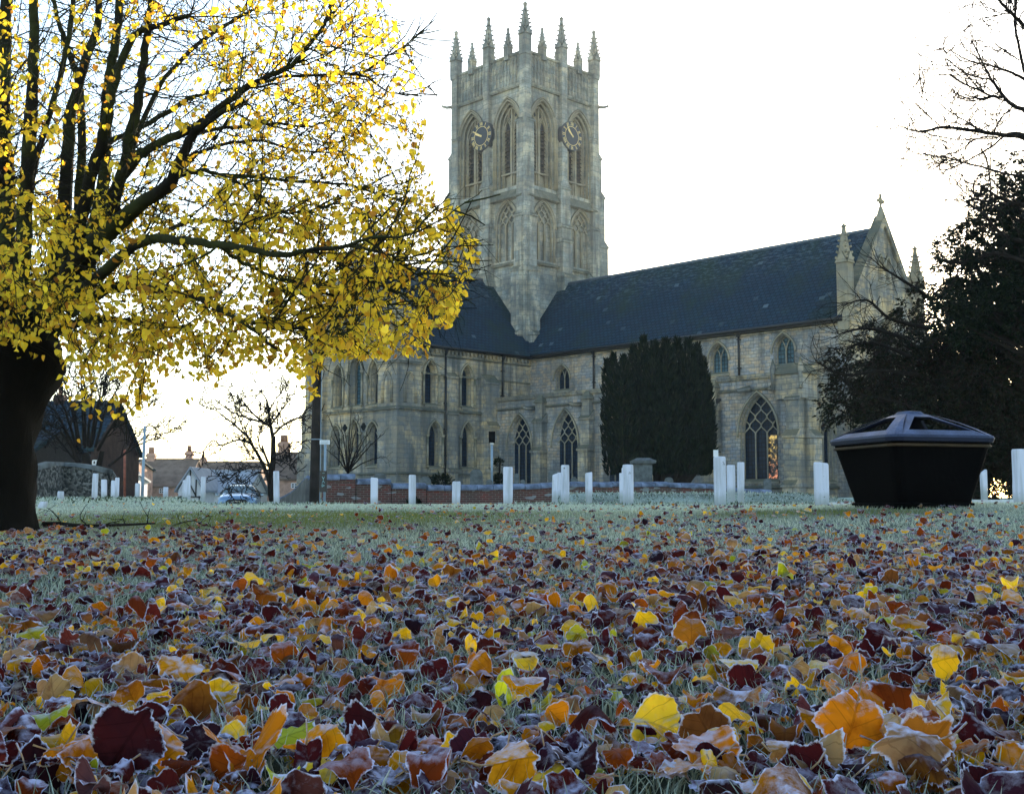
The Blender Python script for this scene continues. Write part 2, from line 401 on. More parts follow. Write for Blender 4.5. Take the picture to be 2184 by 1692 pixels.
def buttress(mb, F, a, w, stages, z0=-.3, mi=0):
    """stages: [(ztop, projection)...] from the bottom up; each ends in a sloped weathering"""
    z = z0
    for i, (zt, p) in enumerate(stages):
        q = stages[i+1][1] if i+1 < len(stages) else 0
        s = .9*(p-q)+.1
        mb.hexa([F(a-w/2, z, -.1), F(a+w/2, z, -.1), F(a+w/2, z, p), F(a-w/2, z, p)], [F(a-w/2, zt, -.1), F(a+w/2, zt, -.1), F(a+w/2, zt, p), F(a-w/2, zt, p)], mi)
        mb.hexa([F(a-w/2-.06, zt, -.1), F(a+w/2+.06, zt, -.1), F(a+w/2+.06, zt, p+.09), F(a-w/2-.06, zt, p+.09)], [F(a-w/2-.03, zt+s, -.1), F(a+w/2+.03, zt+s, -.1), F(a+w/2+.03, zt+s, q), F(a-w/2-.03, zt+s, q)], mi)
        mb.hexa([F(a-w/2-.06, zt-.1, -.1), F(a+w/2+.06, zt-.1, -.1), F(a+w/2+.06, zt-.1, p+.07), F(a-w/2-.06, zt-.1, p+.07)], [F(a-w/2-.06, zt, -.1), F(a+w/2+.06, zt, -.1), F(a+w/2+.06, zt, p+.09), F(a-w/2-.06, zt, p+.09)], mi)
        z = zt+s*.0
def pinnacle(parent, u, v, z0, zs, zt, w, crockets=5, name='pinnacle', label=None):
    mb = MB(); h = w/2
    mb.hexa([L3(u-h, v-h, z0), L3(u+h, v-h, z0), L3(u+h, v+h, z0), L3(u-h, v+h, z0)], [L3(u-h, v-h, zs), L3(u+h, v-h, zs), L3(u+h, v+h, zs), L3(u-h, v+h, zs)])
    g = h*1.18
    for du, dv in ((1, 0), (-1, 0), (0, 1), (0, -1)):   # a gablet and a sunk-looking rib on each face
        tu, tv = -dv, du
        for s in (-.55, .55): mb.tube([L3(u+du*h+tu*h*s*1.6, v+dv*h+tv*h*s*1.6, z0+(zs-z0)*.15), L3(u+du*h+tu*h*s*1.6, v+dv*h+tv*h*s*1.6, zs)], h*.13, 4)
        mb.hexa([L3(u+du*h*.8+tu*g, v+dv*h*.8+tv*g, zs-h*.2), L3(u+du*g*1.1+tu*g, v+dv*g*1.1+tv*g, zs-h*.2), L3(u+du*g*1.1-tu*g, v+dv*g*1.1-tv*g, zs-h*.2), L3(u+du*h*.8-tu*g, v+dv*h*.8-tv*g, zs-h*.2)],
                [L3(u+du*h*.6+tu*.02, v+dv*h*.6+tv*.02, zs+g*1.5), L3(u+du*g+tu*.02, v+dv*g+tv*.02, zs+g*1.5), L3(u+du*g-tu*.02, v+dv*g-tv*.02, zs+g*1.5), L3(u+du*h*.6-tu*.02, v+dv*h*.6-tv*.02, zs+g*1.5)])
    H = zt-zs; zf = zs+H*.86; e = h*.92
    mb.hexa([L3(u-e, v-e, zs), L3(u+e, v-e, zs), L3(u+e, v+e, zs), L3(u-e, v+e, zs)], [L3(u-.2*h, v-.2*h, zt-H*.08), L3(u+.2*h, v-.2*h, zt-H*.08), L3(u+.2*h, v+.2*h, zt-H*.08), L3(u-.2*h, v+.2*h, zt-H*.08)])
    for i in range(crockets):
        t = (i+.6)/(crockets+.4)*.8; z = zs+H*t; e2 = e*(1-t*.85); k = h*.38*(1-.3*t)
        for su in (-1, 1):
            for sv in (-1, 1):
                p = Vector(L3(u+su*e2*1.0, v+sv*e2*1.0, z)); q = Vector(L3(u+su*(e2+k*.6), v+sv*(e2+k*.6), z+k*.4)); r2 = Vector(L3(u+su*(e2+k*.5), v+sv*(e2+k*.5), z+k*1.0))
                mb.tube([p, q, r2], [k*.75, k*.7, k*.45], 5)
    mb.tube([L3(u, v, zf-.05*H), L3(u, v, zf), L3(u, v, zf+.03*H)], [h*.2, h*.5, h*.2], 6)
    for du, dv in ((1, 0), (0, 1)): mb.tube([L3(u-du*h*.62, v-dv*h*.62, zt-H*.085), L3(u, v, zt-H*.075), L3(u+du*h*.62, v+dv*h*.62, zt-H*.085)], [h*.14, h*.26, h*.14], 4)
    mb.tube([L3(u, v, zt-H*.1), L3(u, v, zt-H*.03), L3(u, v, zt)], [h*.16, h*.26, .01], 5)
    o = mb.build(name, M['tower'] if parent.name.startswith('tower') else M['trim'], parent)
    if label: o['label'] = label
    return o

# tower ------------------------------------------------------------
T = 3.7
mb = MB(); twins = []
for pl, sg in (('u', 1), ('v', 1), ('u', -1), ('v', -1)):
    F = fr(pl, sg*T, sg); s_ = 1
    up = [win(1.93, 2.45, 22.95, 27.5, 29.4), win(-2.0, 2.45, 22.95, 27.5, 29.4)]
    mid = [win(1.85, 2.1, 17.55, 20.2, 21.85), win(-2.15, 2.1, 17.55, 20.2, 21.85)]
    wall_band(mb, F, -T, T, -.3, 17.1); wall_band(mb, F, -T, T, 17.1, 22.2, mid, depth=.34); wall_band(mb, F, -T, T, 22.2, 32.75, up, depth=.62)
    string(mb, F, -T, T, 17.3, .3, .28, slope=.22); string(mb, F, -T, T, 22.35, .75, .42, slope=.7); string(mb, F, -T-.3, T+.3, 30.35, .34, .3, slope=.15); string(mb, F, -T-.2, T+.2, 32.75, .22, .2, slope=.08)
    # parapet panelling
    k = -T
    while k < T:
        mb.hexa([F(k, 30.5, -.02), F(k+.07, 30.5, -.02), F(k+.07, 30.5, .1), F(k, 30.5, .1)], [F(k, 32.6, -.02), F(k+.07, 32.6, -.02), F(k+.07, 32.6, .1), F(k, 32.6, .1)])
        ap = arch(k+.20, .13, 31.5 if int(k*10) % 2 else 31.2, .22, 3); mb.tube([F(a, z, .05) for a, z in ap], .04, 4)
        ap = arch(k+.20, .13, 32.2, .2, 3); mb.tube([F(a, z, .05) for a, z in ap], .04, 4)
        k += .34
    # pilaster between the pairs of windows
    buttress(mb, F, -.1, 1.0, [(16.6, .75), (19.2, .6), (20.3, .5), (23.2, .42)], mi=0)
    mb.hexa([F(-.6, 23.3, -.1), F(.4, 23.3, -.1), F(.4, 23.3, .42), F(-.6, 23.3, .42)], [F(-.14, 24.8, -.1), F(-.06, 24.8, -.1), F(-.06, 24.8, .2), F(-.14, 24.8, .2)])
    mb.hexa([F(-.38, 23, -.1), F(.18, 23, -.1), F(.18, 23, .34), F(-.38, 23, .34)], [F(-.38, 32.9, -.1), F(.18, 32.9, -.1), F(.18, 32.9, .34), F(-.38, 32.9, .34)])
    for e in (-1, 1):
        if e*sg > 0 and sg > 0:     # slim clasping buttress on the corner between the two seen faces
            for (z0_, zt_, w_, p_) in ((-.3, 12.0, .95, .85), (12.0, 16.6, .8, .7), (16.6, 20.6, .75, .45), (20.6, 27.6, .6, .33), (27.6, 30.2, .34, .16)): buttress(mb, F, e*(T-w_/2+.02), w_, [(zt_, p_)], z0=z0_)
        elif sg > 0:
            for (z0_, zt_, w_, p_) in ((-.3, 16.6, .9, .8), (16.6, 20.6, .7, .5), (20.6, 27.6, .5, .33), (27.6, 30.2, .34, .16)): buttress(mb, F, e*(T-w_/2+.02), w_, [(zt_, p_)], z0=z0_)
        else: buttress(mb, F, e*(T-.5), 1.0, [(16.5, 1.9), (19.6, 1.6), (23.4, 1.25), (26.4, .9), (28.6, .5), (30.2, .35)])
        mb.hexa([F(e*T-.45, 30, -.3), F(e*T+.3, 30, -.3), F(e*T+.3, 30, .32), F(e*T-.45, 30, .32)], [F(e*T-.45, 32.9, -.3), F(e*T+.3, 32.9, -.3), F(e*T+.3, 32.9, .32), F(e*T-.45, 32.9, .32)]) if False else None
    twins.append((F, up, mid))
for su in (-1, 1):
    for sv in (-1, 1):
        mb.box(L3(su*T-.3, sv*T+.3, -.3), L3(su*T+.3, sv*T-.3, 33.0))
mb.poly([L3(-T, -T, 32), L3(T, -T, 32), L3(T, T, 32), L3(-T, T, 32)])
tower = mb.build('tower', [M['tower']], church)
for F, up, mid in twins:
    for w in up:
        q = MB(); d = .62
        # recessed belfry opening: tracery head, two louvred lights, stone below
        hw = w['hw']
        full = dict(w); body = MB()
        o = [(w['c']-hw, w['sill'])]+arch(w['c'], hw, w['spring'], w['rise'])+[(w['c']+hw, w['sill'])]
        q.poly([F(w['c']+(a-w['c'])*.96, z, -d-.01) for a, z in o], 0)
        for sg in (-1, 1):
            cl = w['c']+sg*.5
            op = [(cl-.3, 24.2)]+arch(cl, .3, 27.35, .75, 5)+[(cl+.3, 24.2)]
            q.poly([F(a, z, -d+.02) for a, z in op], 1)
            z = 24.4
            while z < 27.6:
                q.hexa([F(cl-.29, z-.03, -d+.02), F(cl+.29, z-.03, -d+.02), F(cl+.29, z-.2, -d+.2), F(cl-.29, z-.2, -d+.2)], [F(cl-.29, z, -d+.02), F(cl+.29, z, -d+.02), F(cl+.29, z-.17, -d+.2), F(cl-.29, z-.17, -d+.2)], 2); z += .3
            for e in (-.33, .33): q.tube([F(cl+e, 23.0, -d+.14), F(cl+e, 27.4, -d+.14)], .07, 4)
            q.tube([F(a, z, -d+.14) for a, z in arch(cl, .33, 27.35, .8, 6)], .07, 4)
            q.tube([F(cl-.3*sg, 27.9, -d+.14), F(cl+.02*sg, 28.35, -d+.14), F(cl-.2*sg, 28.75, -d+.14)], .055, 4)
            q.poly([F(a, z, -d+.03) for a, z in ((cl-.25*sg, 27.95+.3), (cl-.05*sg, 28.35), (cl-.25*sg, 28.8), (cl-.4*sg, 28.4))], 1)
        q.tube([F(w['c'], 23.0, -d+.2), F(w['c'], 28.9, -d+.2)], .08, 4)
        q.hexa([F(w['c']-hw*.9, 24.0, -d), F(w['c']+hw*.9, 24.0, -d), F(w['c']+hw*.9, 24.0, -d+.32), F(w['c']-hw*.9, 24.0, -d+.32)], [F(w['c']-hw*.9, 24.25, -d), F(w['c']+hw*.9, 24.25, -d), F(w['c']+hw*.9, 24.12, -d+.3), F(w['c']-hw*.9, 24.12, -d+.3)])
        for off, dd, rr in ((-.3, -.42, .09), (-.12, -.2, .1), (.06, .02, .11), (.2, .1, .08)):
            ap = arch(w['c'], hw+off, w['spring'], w['rise']+off*1.2)
            q.tube([F(ap[0][0], w['sill'], dd)]+[F(a, z, dd) for a, z in ap]+[F(ap[-1][0], w['sill'], dd)], rr, 5)
        q.build('belfry_window', [M['trim'], M['glass'], M['louvre']], tower)
    for w in mid:
        q = MB(); hw = w['hw']; o = [(w['c']-hw, w['sill'])]+arch(w['c'], hw, w['spring'], w['rise'])+[(w['c']+hw, w['sill'])]
        q.poly([F(w['c']+(a-w['c'])*.96, z, -.35) for a, z in o], 1)
        tracery(q, F, dict(w, dz=0.0), 3, 'net', .2, .075)
        for j in (-.34, .34): q.tube([F(w['c']+j, w['sill'], -.2), F(w['c']+j, w['spring']+.1, -.2)], .09, 4)
        for j in (-.75, 0, .75):
            ap = arch(w['c']+j*.93, .27, w['spring']-.15, .4, 5); q.poly([F(a, z, -.33) for a, z in [(ap[0][0], w['spring']-.5)]+ap+[(ap[-1][0], w['spring']-.5)]], 2) if False else None
        for off, dd, rr in ((-.1, -.16, .07), (.05, .02, .09), (.17, .08, .07)):
            ap = arch(w['c'], hw+off, w['spring'], w['rise']+off*1.2); q.tube([F(ap[0][0], w['sill'] if off < .1 else w['spring']-.2, dd)]+[F(a, z, dd) for a, z in ap]+[F(ap[-1][0], w['sill'] if off < .1 else w['spring']-.2, dd)], rr, 5)
        q.build('blind_window', [M['trim'], M['tower'], M['louvre']], tower)
for su in (-1, 0, 1):
    for sv in (-1, 0, 1):
        if su == sv == 0: continue
        corner = su and sv
        u, v = su*(T+.05), sv*(T+.05)
        if not su: u = -.1
        if not sv: v = -.1
        pinnacle(tower, u, v, 32.4, 33.95, 36.4, .64 if corner else .6, 6 if corner else 5)
for sg in (-1, 1):
    for k in (-1.95, 1.95):
        pinnacle(tower, sg*(T+.02), k, 32.4, 33.4, 34.95, .46, 4); pinnacle(tower, k, sg*(T+.02), 32.4, 33.4, 34.95, .46, 4)
def clock(F, c, z, hour):
    q = MB(); R = 1.1; n0 = .46
    def ring(r0, r1, nn, mi, seg=40):
        for i in range(seg):
            t0, t1 = 2*math.pi*i/seg, 2*math.pi*(i+1)/seg
            q.poly([F(c+r*math.sin(t), z+r*math.cos(t), nn) for r, t in ((r0, t0), (r1, t0), (r1, t1), (r0, t1))], mi)
    q.poly([F(c+R*.62*math.sin(2*math.pi*i/36), z+R*.62*math.cos(2*math.pi*i/36), n0) for i in range(36)], 0)
    ring(R*.60, R, n0, 0); ring(R*.63, R*.67, n0+.02, 1)
    for i in range(40):
        t0, t1 = 2*math.pi*i/40, 2*math.pi*(i+1)/40
        q.poly([F(c+R*math.sin(t0), z+R*math.cos(t0), n0), F(c+R*math.sin(t1), z+R*math.cos(t1), n0), F(c+R*math.sin(t1), z+R*math.cos(t1), n0-.45), F(c+R*math.sin(t0), z+R*math.cos(t0), n0-.45)], 0)
    def bar(t, r0, r1, w0, w1, off=0, nn=.025):
        e = (math.sin(t), math.cos(t)); g = (math.cos(t), -math.sin(t))
        q.poly([F(c+e[0]*r+g[0]*(off+w), z+e[1]*r+g[1]*(off+w), n0+nn) for r, w in ((r0, -w0), (r0, w0), (r1, w1), (r1, -w1))], 1)
    numer = ['XII', 'I', 'II', 'III', 'IV', 'V', 'VI', 'VII', 'VIII', 'IX', 'X', 'XI']
    for h in range(12):
        t = 2*math.pi*h/12; s = numer[h]; wd = {'I': .09, 'V': .16, 'X': .16}; tot = sum(wd[ch] for ch in s); x = -tot/2
        for ch in s:
            m_ = x+wd[ch]/2; x += wd[ch]
            if ch == 'I': bar(t, R*.72, R*.95, .022, .022, m_)
            else:
                e = (math.sin(t), math.cos(t)); g = (math.cos(t), -math.sin(t))
                for sg in (-1, 1):
                    a0 = m_-sg*.055 if ch == 'X' else m_; a1 = m_+sg*.06
                    q.poly([F(c+e[0]*r+g[0]*(o_+w), z+e[1]*r+g[1]*(o_+w), n0+.025) for r, o_, w in ((R*.72, a0, -.018), (R*.72, a0, .018), (R*.95, a1, .018), (R*.95, a1, -.018))], 1)
    cf = q.build('clock_face', [M['clockblue'], M['gilt']], tower)
    return cf
M['clockblue'] = plain('clock dial paint', (.008, .022, .045), .6, .4); M['gilt'] = plain('gilding', (.75, .58, .22), .4, .5)
def hands(F, c, z, hm):
    q = MB(); n0 = .53
    for ang, ln, w in hm:
        e = (math.sin(ang), math.cos(ang)); g = (math.cos(ang), -math.sin(ang))
        q.poly([F(c+e[0]*r+g[0]*k, z+e[1]*r+g[1]*k, n0) for r, k in ((-.12, -w), (-.12, w), (ln*.75, w*.9), (ln, 0), (ln*.75, -w*.9))])
        n0 += .015
    q.build('clock_hands', M['gilt'], tower)
# on the u face a grows towards the left as we see it, on the v face towards the right
Fu = twins[0][0]; Fv = twins[1][0]
FuR = lambda a, z, n: Fu(-a, z, n)
clock(FuR, .75, 27.25, 0); hands(FuR, .75, 27.25, [(math.radians(-40), .98, .05), (math.radians(-52), .7, .07)])
clock(Fv, -.45, 27.2, 0); hands(Fv, -.45, 27.2, [(math.radians(-58), .95, .05), (math.radians(-66), .7, .07)])
q = MB(); q.tube([L3(2.6, -.6, 32.2), L3(2.6, -.6, 41)], .03, 4); fp = q.build('flagpole', M['tower'], tower)
for su, sv in ((-1, 1), (1, -1)):
    q = MB(); d = Vector(L3(su, sv, 0)).normalized(); p = Vector(L3(su*(T+.3), sv*(T+.3), 30.3)); q.tube([p, p+d*.35+Vector((0, 0, -.05)), p+d*.75+Vector((0, 0, .08))], [.15, .12, .1], 5)
    q.build('gargoyle', M['tower'], tower)

# nave with its aisle ------------------------------------------------
NU0, NU1, NW, NZE, NZR, AV = 3.5, 29.3, 4.2, 10.3, 16.0, 7.9
mb = MB(); Fn = fr('v', NW)
cl = [win(7.7, 1.35, 7.75, 8.45, 9.35), win(12.1, 1.35, 7.8, 8.5, 9.4), win(16.35, 1.35, 7.8, 8.5, 9.45), win(20.6, 1.4, 7.85, 8.6, 9.65), win(25.15, 1.4, 8.0, 8.7, 9.75)]
wall_band(mb, Fn, NU0, NU1, -.3, NZE, cl, mi=1, depth=.4)
string(mb, Fn, NU0, NU1, 10.0, .2, .16)
Fb = fr('v', -NW, -1); wall_band(mb, Fb, NU0, NU1, -.3, NZE, [], mi=1)
Fw = fr('u', NU1)
wwest = win(0, 3.6, 3.2, 7.6, 10.6)
wall_band(mb, Fw, -NW, NW, -.3, 11.0, [wwest])
gw = [win(-.42, .5, 12.9, 13.7, 14.2), win(.42, .5, 12.9, 13.7, 14.2)]
# gable: a triangle cut round the little twin window
def slope_z(v): return 16.35-(16.35-11.0)*abs(v)/NW
pts = [(-NW, 11.0), (-.9, 11.0), (-.9, slope_z(.9))]; mb.poly([Fw(a, z, 0) for a, z in pts]); mb.poly([Fw(-a, z, 0) for a, z in pts])
wall_band(mb, Fw, -.9, .9, 11.0, 14.4, gw, depth=.3); mb.poly([Fw(a, z, 0) for a, z in ((-.9, 14.4), (.9, 14.4), (.9, slope_z(.9)), (0, 16.35), (-.9, slope_z(.9)))])
for (a0, b0) in ((-NW, 0), (NW, 0)):    # thick coped gable
    mb.hexa([Fw(a0, 10.6, .16), Fw(a0*1.04, 10.9, .16), Fw(a0*1.04, 10.9, -.5), Fw(a0, 10.6, -.5)], [Fw(0, 16.15, .16), Fw(0, 16.75, .16), Fw(0, 16.75, -.5), Fw(0, 16.15, -.5)])
buttress(mb, Fw, NW-.3, .9, [(5, .9), (8.6, .65), (10.4, .35)]); buttress(mb, Fw, -NW+.3, .9, [(5, .9), (8.6, .65), (10.4, .35)])
nave = mb.build('nave', [M['church'], M['rubble']], church)
mb = MB()
e = NW+.34; ze = NZE-.08; r0, r1 = 2.5, NU1-.2
mb.hexa([L3(r0, e, ze), L3(r1, e, ze), L3(r1, e, ze+.12), L3(r0, e, ze+.12)], [L3(r0, 0, NZR-.12), L3(r1, 0, NZR-.12), L3(r1, 0, NZR), L3(r0, 0, NZR)])
mb.hexa([L3(r0, -e, ze), L3(r1, -e, ze), L3(r1, -e, ze+.12), L3(r0, -e, ze+.12)], [L3(r0, 0, NZR-.12), L3(r1, 0, NZR-.12), L3(r1, 0, NZR), L3(r0, 0, NZR)])
roof = mb.build('roof', M['slateN'], nave)
q = MB(); q.tube([L3(4.2, 0, NZR), L3(r1, 0, NZR)], .11, 6); q.build('ridge_tiles', M['lead'], nave)
q = MB(); q.tube([L3(4.6, e+.05, ze-.0), L3(r1, e+.05, ze)], .09, 6); q.box(L3(4.6, NW+.0, ze-.16), L3(r1, NW+.3, ze+.02)); q.build('gutter', M['iron'], nave)
for i, w in enumerate(cl):
    window(nave, Fn, w, 2, 'y', 'glass' if i < 3 else 'glass2', True, .36)
window(nave, Fw, wwest, 4, 'net', 'glass', True, .36)
for w in gw: window(nave, Fw, w, 1, 'net', 'glass', True, .25)
def cross(parent, u, v, z0, z1):
    q = MB(); H = z1-z0; k = H/1.6
    q.hexa([L3(u-.3*k, v-.3*k, z0-.2), L3(u+.3*k, v-.3*k, z0-.2), L3(u+.3*k, v+.3*k, z0-.2), L3(u-.3*k, v+.3*k, z0-.2)], [L3(u-.07, v-.07, z0+.8*k), L3(u+.07, v-.07, z0+.8*k), L3(u+.07, v+.07, z0+.8*k), L3(u-.07, v+.07, z0+.8*k)])
    q.tube([L3(u, v, z0+.7*k), L3(u, v, z1)], [.07, .09], 6)
    q.tube([L3(u, v-.33*k, z1-.45*k), L3(u, v, z1-.42*k), L3(u, v+.33*k, z1-.45*k)], [.12, .08, .12], 6)
    for t in range(12):
        a, b = 2*math.pi*t/12, 2*math.pi*(t+1)/12
        q.tube([L3(u, v+.2*k*math.cos(a), z1-.43*k+.2*k*math.sin(a)), L3(u, v+.2*k*math.cos(b), z1-.43*k+.2*k*math.sin(b))], .05, 4)
    q.build('cross_finial', M['trim'], parent)
cross(nave, NU1-.1, 0, 16.5, 18.0)
for s in (-1, 1): pinnacle(nave, NU1-.15, s*(NW-.05), 8.8, 13.4, 15.6, .64, 5)
def pipe(parent, F, a, z0, z1, n=.13, hopper=True):
    q = MB(); q.tube([F(a, z0, n), F(a, z1, n)], .065, 6)
    if hopper: q.hexa([F(a-.1, z1-.3, .02), F(a+.1, z1-.3, .02), F(a+.1, z1-.3, n+.1), F(a-.1, z1-.3, n+.1)], [F(a-.17, z1, .02), F(a+.17, z1, .02), F(a+.17, z1, n+.16), F(a-.17, z1, n+.16)])
    z = z0+.8
    while z < z1-.4: q.box(F(a-.1, z, .02), F(a+.1, z+.06, n+.08)); z += 1.7
    q.build('downpipe', M['iron'], parent)
pipe(nave, Fn, 10.67, 7.2, 10.2); pipe(nave, Fn, 22.15, 7.2, 10.2)

mb = MB(); Fa = fr('v', AV); Faw = fr('u', 28.4)
aw = [win(7.3, 2.15, 1.3, 3.8, 5.85, depth=.5, splay=.25), win(11.4, 2.15, 1.3, 3.8, 5.95, depth=.5, splay=.25), win(15.6, 2.15, 1.3, 3.85, 5.95, depth=.5, splay=.25), win(20.1, 2.2, 1.3, 3.85, 6.0, depth=.5, splay=.25), win(25.8, 2.45, 1.3, 3.85, 6.05, depth=.35, splay=.1)]
wall_band(mb, Fa, 4.66, 28.4, -.3, 7.0, aw, mi=1)
ww = win(5.15, 1.45, 1.3, 3.85, 5.3, depth=.45)
for z0, z1, hi in ((-.3, 5.6, 0),): wall_band(mb, Faw, NW-.3, AV, z0, z1, [ww])
mb.poly([Faw(NW-.3, 5.6, 0), Faw(AV, 5.6, 0), Faw(AV, 7.0, 0), Faw(NW-.3, 8.1, 0)])
mb.hexa([Faw(AV+.1, 6.98, -.35), Faw(AV+.1, 6.98, .14), Faw(NW-.3, 8.12, .14), Faw(NW-.3, 8.12, -.35)], [Faw(AV+.1, 7.16, -.35), Faw(AV+.1, 7.16, .14), Faw(NW-.3, 8.3, .14), Faw(NW-.3, 8.3, -.35)])
string(mb, Fa, 4.66, 28.4, 6.3, .16, .14, mi=0); string(mb, Fa, 4.66, 28.5, 7.0, .28, .22, mi=0, slope=.05); string(mb, Fa, 4.66, 28.5, .95, .2, .22, mi=0, slope=.15)
string(mb, Faw, NW, AV, .95, .2, .2, mi=0, slope=.15)
mb.box(L3(4.66, AV-.4, 6.8), L3(28.3, AV+.02, 7.12))
mb.poly([L3(4.66, AV-.3, 6.85), L3(28.3, AV-.3, 6.85), L3(28.3, NW, 7.35), L3(4.66, NW, 7.35)])
for a in (9.42, 13.48, 18.1, 22.95):
    buttress(mb, Fa, a, .8, [(1.0, .85), (3.4, .68), (5.3, .5)], mi=0)
    mb.hexa([Fa(a-.32, 5.3, -.1), Fa(a+.32, 5.3, -.1), Fa(a+.32, 5.3, .4), Fa(a-.32, 5.3, .4)], [Fa(a-.3, 6.5, -.1), Fa(a+.3, 6.5, -.1), Fa(a+.3, 6.5, .36), Fa(a-.3, 6.5, .36)])
    mb.hexa([Fa(a-.42, 6.5, -.1), Fa(a+.42, 6.5, -.1), Fa(a+.42, 6.5, .48), Fa(a-.42, 6.5, .48)], [Fa(a-.12, 7.1, -.1), Fa(a+.12, 7.1, -.1), Fa(a+.12, 7.1, .15), Fa(a-.12, 7.1, .15)])
    mb.tube([Fa(a-.55, 6.2, .2), Fa(a-.75, 6.15, .75), Fa(a-.8, 6.3, .95)], [.16, .15, .1], 5)
buttress(mb, Fa, 28.35, .8, [(1.0, 1.1), (3.6, .9), (5.6, .6)]); buttress(mb, Faw, AV-.4, .8, [(1.0, 1.0), (3.6, .85), (5.6, .55)])
mb.box(L3(27.3, AV+.55, 5.6), L3(28.95, AV-.9, 6.9)); mb.hexa([L3(27.15, AV+.7, 6.9), L3(29.1, AV+.7, 6.9), L3(29.1, AV-1.0, 6.9), L3(27.15, AV-1.0, 6.9)], [L3(27.5, AV+.35, 7.5), L3(28.7, AV+.35, 7.5), L3(28.7, AV-.6, 7.5), L3(27.5, AV-.6, 7.5)])
for a, n_ in ((27.2, .6), (28.9, .6)): mb.tube([L3(a, AV+n_, 6.1), L3(a, AV+n_, 7.3), L3(a, AV+n_, 7.75)], [.12, .16, .03], 5)
mb.tube([Fa(25.4, 6.35, .1), Fa(24.9, 6.2, .6)], [.2, .12], 5); mb.tube([Fa(26.9, 6.35, .1), Fa(27.0, 6.15, .6)], [.2, .12], 5)
aisle = mb.build('aisle', [M['church'], M['rubble']], church)
for i, w in enumerate(aw): window(aisle, Fa, w, 3, 'net', 'glass', True, .4, lit=(26.1, 26.72) if i == 4 else None, legs=.15)
window(aisle, Faw, ww, 2, 'net', 'glass', True, .36)
pipe(aisle, Fa, 23.25, .4, 5.9, .2); pipe(aisle, Fa, 5.1, .4, 6.2, .14, False)

# transept ------------------------------------------------------------
TU, TV, TE, TR = 4.66, 16.05, 10.15, 16.3
mb = MB(); Ft = fr('u', TU); Fg = fr('v', TV)
tl = [win(10.1, .98, 2.4, 4.4, 5.35, depth=.5, splay=.12), win(12.95, .98, 2.4, 4.4, 5.3, depth=.5, splay=.12), win(15.9, 0.01, 2.4, 4.4, 4.5)][:2]
tu = [win(10.15, .95, 6.42, 8.35, 9.15, depth=.5, splay=.12), win(13.3, .98, 6.42, 8.4, 9.2, depth=.5, splay=.12)]
wall_band(mb, Ft, 3.5, TV, -.3, 6.0, tl); wall_band(mb, Ft, 3.5, TV, 6.0, 10.2, tu)
string(mb, Ft, 3.5, TV, 6.06, .24, .2, slope=.18); string(mb, Ft, 3.5, TV, 9.62, .14, .12); string(mb, Ft, 3.5, TV, 1.95, .14, .16); string(mb, Ft, 3.5, TV-1, 8.4, .08, .06)
for i in range(32): a = 4.0+i*.34; mb.box(Ft(a, 9.78, -.02), Ft(a+.16, 9.98, .16))
string(mb, Ft, 3.5, TV, 10.05, .16, .22)
buttress(mb, Ft, 11.65, .85, [(2.2, .35), (5.9, .28), (8.3, .22)]); buttress(mb, Ft, 8.3, 1.2, [(2.2, .9), (5.2, .75), (8.1, .55)])
gl = [win(-1.73, .98, 2.5, 4.4, 5.15, depth=.5, splay=.12), win(.25, 1.05, 3.0, 4.6, 5.45, depth=.5, splay=.12), win(2.2, 1.05, 2.5, 4.5, 5.2, depth=.5, splay=.12)]
gu = [win(-1.55, .9, 6.4, 8.35, 9.2, depth=.5, splay=.12), win(.35, 1.15, 6.4, 8.6, 9.6, depth=.3), win(2.25, .9, 6.4, 8.35, 9.2, depth=.5, splay=.12)]
gt = [win(-1.4, .9, 10.6, 12.3, 13.0, depth=.3), win(.35, 1.0, 10.6, 12.9, 13.7, depth=.3), win(2.1, .9, 10.6, 12.3, 13.0, depth=.3)]
wall_band(mb, Fg, -TU, TU, -.3, 6.0, gl); wall_band(mb, Fg, -TU, TU, 6.0, 10.2, gu); 
def gz(u): return 17.0-(17.0-10.6)*abs(u)/TU
wall_band(mb, Fg, -2.6, 2.9, 10.2, 13.75, [g for g in gt]) if False else None
mb.poly([Fg(-TU, 10.2, 0), Fg(TU, 10.2, 0), Fg(TU, 10.6, 0), Fg(0, 17.0, 0), Fg(-TU, 10.6, 0)])
for s in (-1, 1):
    mb.hexa([Fg(s*TU, 10.4, .14), Fg(s*TU*1.05, 10.75, .14), Fg(s*TU*1.05, 10.75, -.5), Fg(s*TU, 10.4, -.5)], [Fg(0, 16.75, .14), Fg(0, 17.3, .14), Fg(0, 17.3, -.5), Fg(0, 16.75, -.5)])
string(mb, Fg, -TU, TU, 6.06, .24, .2, slope=.18); string(mb, Fg, -TU, TU, 1.95, .14, .16); string(mb, Fg, -TU, TU, 10.2, .2, .2)
